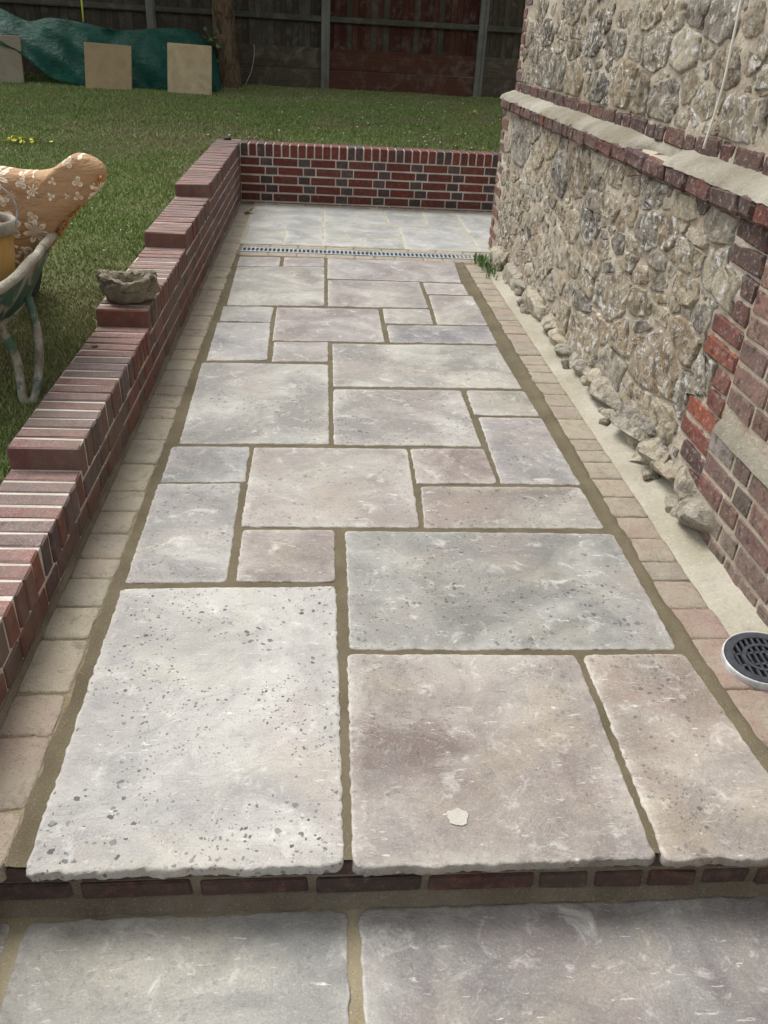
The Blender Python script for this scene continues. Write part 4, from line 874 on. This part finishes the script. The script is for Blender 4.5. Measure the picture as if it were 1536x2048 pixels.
for q in (0.0, 0.15, 0.35, 0.6, 0.85, 1.0):
    for k in range(nt_):
        t = 2 * math.pi * k / nt_; xb, yb = plan(t, -1.32, 3.06, 0.215, 0.30, 3.2); xt, yt = plan(t, -1.32, 3.09, 0.320, 0.53, 4.2)
        e = q ** 0.85; x, y = xb + (xt - xb) * e, yb + (yt - yb) * e; z = 0.455 + (rimz(yt) - 0.455) * q; V.append((x, y, z + 0.004 * nz(x * 9, y * 9, q * 4)))
nr = 6
F = [(a * nt_ + k, a * nt_ + (k + 1) % nt_, (a + 1) * nt_ + (k + 1) % nt_, (a + 1) * nt_ + k) for a in range(nr - 1) for k in range(nt_)] + [tuple(range(nt_))[::-1]]
tr = part('tray', V, F, M['bgreen'], bw); so = tr.modifiers.new('thickness', 'SOLIDIFY'); so.thickness = 0.003
rp = []
for k in range(nt_ + 1):
    t = 2 * math.pi * k / nt_; x, y = plan(t, -1.32, 3.09, 0.324, 0.534, 4.2); rp.append((x, y, rimz(y) + 0.004 + 0.006 * nz(x * 14, y * 14)))
v, f = tube_data(rp, [0.0165 + 0.005 * nz(k * 0.9, 4) for k in range(nt_ + 1)], 10, False); part('rim', v, f, M['rimcrust'], bw)
for sx in (1, -1):
    mx = lambda p: (-1.32 + sx * (p[0] + 1.32), p[1], p[2])
    lg_ = spline([mx(q) for q in [(-1.085, 2.80, 0.49), (-1.075, 2.82, 0.44), (-1.057, 2.83, 0.36), (-1.045, 2.80, 0.275), (-1.036, 2.77, 0.222), (-1.018, 2.775, 0.207), (-0.998, 2.80, 0.24), (-0.995, 2.88, 0.34), (-1.012, 2.95, 0.43), (-1.04, 3.0, 0.52)]], 6)
    v, f = tube_data(lg_, 0.0150, 10); part('leg', v, f, M['crust'], bw)
    hd = spline([mx(q) for q in [(-1.27, 3.75, 0.47), (-1.17, 3.40, 0.44), (-1.12, 2.95, 0.45), (-1.09, 2.5, 0.52), (-1.06, 1.9, 0.66)]], 6)
    v, f = tube_data(hd, 0.0175, 10); part('handle', v, f, M['crust'], bw)
wv_, wf_ = lathe([(0.05, -0.03), (0.13, -0.03), (0.17, -0.045), (0.19, -0.02), (0.19, 0.02), (0.17, 0.045), (0.13, 0.03), (0.05, 0.03)], 32)
part('wheel', [(-1.32 + p[2], 3.78 + p[0], 0.47 + p[1]) for p in wv_], wf_, M['rubber'], bw)

# floral cushion stuffed in the barrow
n = NB('floral_cushion_fabric', 0.7, 0.25); c = n.coord(False)
sp = n.nd('ShaderNodeSeparateXYZ'); n.put(sp.inputs[0], c); cb_ = n.nd('ShaderNodeCombineXYZ'); n.put(cb_.inputs[0], sp.outputs[0]); n.put(cb_.inputs[1], sp.outputs[2])
flat = n.vmath('ADD', cb_.outputs[0], n.vmath('SCALE', c)) if False else cb_.outputs[0]
def motif(scale, off, petals, r0_, r1_):
    vo = n.vor(n.vmath('ADD', flat, off), scale, rand=0.75); d = n.vmath('SUBTRACT', n.vmath('MULTIPLY', n.vmath('ADD', flat, off), (scale, scale, scale)), n.vmath('MULTIPLY', vo.outputs['Position'], (scale, scale, scale)))
    s2 = n.nd('ShaderNodeSeparateXYZ'); n.put(s2.inputs[0], d)
    an = n.math('ARCTAN2', s2.outputs[1], s2.outputs[0]); ln = n.nd('ShaderNodeVectorMath', operation='LENGTH'); n.put(ln.inputs[0], d); L = ln.outputs['Value']
    sc = n.nd('ShaderNodeSeparateColor'); n.put(sc.inputs[0], vo.outputs['Color'])
    pet = n.math('ABSOLUTE', n.math('COSINE', n.math('ADD', n.math('MULTIPLY', an, petals / 2), n.math('MULTIPLY', sc.outputs[0], 6.0))))
    rr = n.math('ADD', r0_, n.math('MULTIPLY', n.math('POWER', pet, 0.6), r1_)); q = n.math('DIVIDE', L, rr)
    return q, pet
q1, p1 = motif(8.2, (0.03, 0.05, 0), 7, 0.18, 0.30); q2, p2 = motif(12.0, (0.4, 0.3, 0), 2, 0.03, 0.36); q3, p3 = motif(18.0, (0.9, 0.7, 0), 3, 0.04, 0.34)
base = n.mix(n.noise(c, 12, 4), lin(176, 136, 96, .78), lin(198, 162, 122, .8)); pale = lin(246, 236, 214, .95)
k = base
for q in (q3, q2, q1):
    k = n.mix(n.ramp(q, (0.0, 0.75), (0.28, 0.8), (0.32, 0.22), (0.8, 0.35), (0.88, 0.9), (0.98, 0.8), (1.04, 0.0)), k, pale)
M['floral'] = n.done(k, n.bump(n.noise(c, 300, 2), 0.3, 0.002, n.bump(n.noise(n.scaled(c, (1, 1, 2.2), (0, 0.7, 0)), 9, 5, 0.6, 1.2), 0.6, 0.04)))
cu = thing('cushion', 'tan floral cushion propped up in the wheelbarrow', 'cushion', (-1.15, 3.25, 0.5))
ol = [(-1.155, .500), (-1.10, .562), (-.956, .728), (-.870, .800), (-.812, .850), (-.788, .905), (-.815, .945), (-.880, .966), (-.935, .940), (-.993, .906), (-1.08, .903), (-1.22, .910), (-1.38, .90), (-1.46, .82), (-1.44, .68), (-1.36, .56), (-1.25, .49)]
ol3 = spline([(a, 0, b) for a, b in ol + [ol[0]]], 5)[:-1]; cx, cz = -1.12, 0.75; V, F = [], []; m_ = len(ol3)
prof = [(0.05, -1.0), (0.35, -1.0), (0.65, -0.96), (0.85, -0.82), (0.95, -0.6), (0.995, -0.34), (1.0, -0.15), (1.0, 0.15), (0.995, 0.34), (0.95, 0.6), (0.85, 0.82), (0.5, 1.0), (0.05, 1.0)]
for s, d in prof:
    for p in ol3:
        x = cx + (p.x - cx) * s; z = cz + (p.z - cz) * s; V.append((x, 3.28 + 0.075 * d + 0.10 * (z - 0.75) + 0.010 * nz(x * 9, z * 9, d), z + 0.004 * nz(x * 16, z * 16, d)))
F = [(a * m_ + i, (a + 1) * m_ + i, (a + 1) * m_ + (i + 1) % m_, a * m_ + (i + 1) % m_) for a in range(len(prof) - 1) for i in range(m_)] + [tuple(range(m_)), tuple((len(prof) - 1) * m_ + i for i in range(m_))[::-1]]
part('cover', V, F, M['floral'], cu)
M['fray'] = simple('frayed_orange_thread', lin(196, 136, 72), lin(170, 108, 58), 60, 0.9)
fr = []
for i in range(150):                       # torn seam with foam and thread showing
    t = rng.random(); a = Vector((-1.150, 3.245, .498)).lerp(Vector((-.792, 3.25, .900)), t); d = Vector((rng.gauss(0.5, .5), rng.gauss(-.3, .5), rng.gauss(-.4, .6))).normalized() * rng.uniform(.006, .02)
    fr.append(tube_data([a + Vector((rng.gauss(0, .004), rng.gauss(0, .012), rng.gauss(0, .004))), a + d * .6 + Vector((0, 0, .003)), a + d], [0.0035, 0.003, 0.001], 4, False))
v, f = join(fr); part('frayed_seam', v, f, M['fray'], cu)

M['bucketm'] = simple('dirty_mustard_plastic', lin(186, 146, 74), lin(160, 128, 84), 9, 0.5, 0.4, 0.2)
M['bag'] = simple('grey_plastic_sheet', lin(160, 160, 158), lin(196, 196, 194), 14, 0.45, 0.45, 0.8, 0.02)
M['purple'] = simple('purple_packet', lin(92, 38, 66), lin(112, 52, 82), 12, 0.5)
bk = thing('bucket', 'mustard plastic bucket with pale crusted rim and wire handle in the wheelbarrow', 'bucket', (-1.190, 2.98, 0.50))
bx, by = -1.190, 2.98
tl_ = lambda d: ([(p[0] + bx, p[1] + by, p[2]) for p in d[0]], d[1])
v, f = tl_(lathe([(0.0005, 0.50), (0.105, 0.50), (0.112, 0.52), (0.140, 0.775), (0.136, 0.775), (0.110, 0.53), (0.0005, 0.53)], 40)); part('body', v, f, M['bucketm'], bk)
v, f = tl_(lathe([(0.141, 0.745), (0.152, 0.75), (0.156, 0.768), (0.153, 0.786), (0.143, 0.790), (0.134, 0.782), (0.134, 0.75)], 40)); part('rim', v, f, M['rimcrust'], bk)
hp = spline([(bx + 0.152, by + 0.01, 0.765), (bx + 0.165, by + 0.01, 0.83), (bx + 0.14, by + 0.0, 0.885), (bx + 0.05, by - 0.01, 0.945), (bx - 0.06, by - 0.01, 0.95), (bx - 0.15, by, 0.86), (bx - 0.153, by, 0.765)], 6)
v, f = tube_data(hp, 0.0035, 6); part('wire_handle', v, f, M['galv'], bk)
bg_ = lump(None, 'plastic_sheet', (-1.195, 2.98, 0.785), (0.115, 0.115, 0.075), 71, M['bag'], None); tag(bg_, 'crumpled grey plastic sheet stuffed into the bucket', 'plastic sheet')
pk = add('packet', cbox(0.10, 0.05, 0.20, 0.012, 0.004, M['purple'], 1, 'packet'), None, (-1.165, 3.02, 0.87), (0.1, 0.35, 0.3)); tag(pk, 'dark purple packet sticking out of the bucket', 'packet')

# ================================================================== SMALL THINGS
n = NB('weathered_cast_stone', 0.92, 0.2); c = n.coord(False)
k = n.mix(n.ramp(n.noise(c, 16, 6, 0.7, 0.6), (0.36, 0.0), (0.62, 1.0)), lin(132, 124, 106), lin(184, 174, 150)); k = n.mix(n.ramp(n.noise(n.scaled(c, (1, 1, 3)), 36, 5, 0.7, 2.0), (0.5, 0.0), (0.62, 0.6)), k, lin(78, 74, 60))
M['cast'] = n.done(k, n.bump(n.noise(n.scaled(c, (1, 1, 2.6)), 30, 7, 0.75, 2.5), 1.0, 0.02))
def bowl():
    prof = [(0.0005, 0.0), (0.62, 0.0), (0.76, 0.010), (0.90, 0.045), (0.96, 0.080), (1.0, 0.108), (0.98, 0.124), (0.86, 0.128), (0.66, 0.120), (0.55, 0.095), (0.42, 0.060), (0.22, 0.045), (0.0005, 0.043)]; n = 96; V = []; prof = [(prof[i][0] + (prof[i + 1][0] - prof[i][0]) * q / 3, prof[i][1] + (prof[i + 1][1] - prof[i][1]) * q / 3) for i in range(len(prof) - 1) for q in range(3)] + [prof[-1]]
    for i, (r, z) in enumerate(prof):
        for k in range(n):
            a = 2 * math.pi * k / n; ca, sa = math.cos(a), math.sin(a)
            rr = r * (1 + (0.20 * nz(ca * 2, sa * 2, z * 12) + 0.14 * nz(ca * 5, sa * 5, z * 40)) * min(1, i) + (0.10 * fbm(ca * 5, sa * 5 + z * 30, z * 60, 3) + 0.07 * fbm(ca * 14, sa * 14, z * 150, 2)) * (1 if 3 < i < 30 else 0))
            zz = z * 0.86 + (0.010 * nz(ca * 5, sa * 5, r * 7) if i > 6 else 0)
            if 12 <= i <= 27: zz += 0.009 * (abs(ca) ** 3) - 0.009 * (abs(sa) ** 4) + 0.010 * nz(ca * 2.5, sa * 2.5, 6)
            V.append((rr * 0.118 * ca * (1 + 0.06 * (abs(ca) ** 6)), rr * 0.092 * sa, zz))
    F = [(a * n + k, a * n + (k + 1) % n, (a + 1) * n + (k + 1) % n, (a + 1) * n + k) for a in range(len(prof) - 1) for k in range(n)]
    return V, F
bo = add('stone_bowl', mesh('stone_bowl', *bowl(), M['cast']), None, (-0.818, 3.60, 0.3445), (0, 0, 0.1)); tag(bo, 'small rough grey stone bowl sitting on the stepped brick wall', 'bowl')
tag(lump(None, 'pebble', (-0.885, 3.20, 0.276), (0.018, 0.012, 0.007), 5, M['cast'], None, 2), 'small flat pebble lying on the brick coping below the stone bowl', 'pebble')
tag(add('scrap', cbox(0.07, 0.05, 0.02, 0.006, 0.004, M['rubber'], 1, 'scrap'), None, (-0.84, 8.10, 0.50), (0, 0, 0.5)), 'small black scrap on the far corner of the brick walls', 'scrap')
r0 = random.Random(9)
pts = [(-2.47 + r0.gauss(0, .07), 7.55 + r0.gauss(0, .03), lawn_h(-2.47, 7.55) + 0.03 + abs(r0.gauss(0, .012))) for _ in range(34)]
v, f = leaves(pts, 0.05, 6); v, f = join([(v, f), tube_data([(-2.62, 7.53, lawn_h(-2.5, 7.5) + .03), (-2.32, 7.58, lawn_h(-2.5, 7.5) + .03)], .004, 5)]); tag(add('fallen_sprig', mesh('fallen_sprig', v, f, M['leafy'], False)), 'yellow-green fallen leafy sprig lying on the lawn at left', 'leaf sprig')
pts = [(1.90 + r0.gauss(0, .06), 11.4 + r0.gauss(0, .05), lawn_h(1.9, 11.4) + 0.03) for _ in range(12)]
v, f = leaves(pts, 0.05, 8); tag(add('fallen_leaf', mesh('fallen_leaf', v, f, M['leafy'], False)), 'small yellowish fallen leaves on the far lawn near the house corner', 'leaves')
wd = []
for i in range(90):
    a = r0.uniform(0, 2 * math.pi); x = 1.165 + r0.gauss(0, .035); y = 5.80 + r0.gauss(0, .12); L = r0.uniform(.03, .085); b_ = Vector((math.cos(a), math.sin(a), 0)) * L * r0.uniform(.2, .8)
    s = Vector((-math.sin(a), math.cos(a), 0)) * r0.uniform(.003, .007); p = Vector((x, y, 0.0)); o = len(wd)
    wd.append(([p - s, p + s, p + b_ * .5 + s * 1.4 + Vector((0, 0, L * .7)), p + b_ * .5 - s * 1.4 + Vector((0, 0, L * .7)), p + b_ + Vector((0, 0, L))], [(0, 1, 2, 3), (3, 2, 4)]))
v, f = join(wd); tag(add('weed', mesh('weed', v, f, M['leaf2'], False)), 'tuft of green weeds at the foot of the house by the drain', 'weed')['kind'] = 'stuff'
M['petal'] = simple('white_petal', lin(230, 230, 226), lin(244, 244, 240), 30, 0.7)
ds = []
for i in range(150):
    y = r0.uniform(8.3, 13.0) if i < 120 else r0.uniform(2.5, 8.0); x = r0.gauss(0.9, 1.0) if i < 120 else r0.uniform(-3, -1.1); z = lawn_h(x, y) + 0.034; s = r0.uniform(.006, .012) if i < 120 else r0.uniform(.003, .005)
    ds.append(([(x + s * math.cos(k * 1.047), y + s * math.sin(k * 1.047), z + 0.004 * (k % 2)) for k in range(6)], [tuple(range(6))]))
v, f = join(ds); dz = add('daisy_flowers', mesh('daisy_flowers', v, f, M['petal'], False)); dz['kind'] = 'stuff'; dz['label'] = 'scattered tiny white daisies in the lawn'
for i, (x, y, lb) in enumerate(((-0.655, 7.38, 'curled brown dead leaf on the far setts by the brick wall'), )):
    v, f = leaves([(x + 0.02 * q, y + 0.01 * q, 0.006) for q in range(3)], 0.06, 20 + i, 0.6); M['dead'] = leaf_mat('dead_leaf', [(0.0, (0.05, 0.03, 0.015, 1)), (1.0, (0.09, 0.06, 0.03, 1))])
    tag(add('dead_leaf', mesh('dead_leaf', v, f, M['dead'], False)), lb, 'leaf')
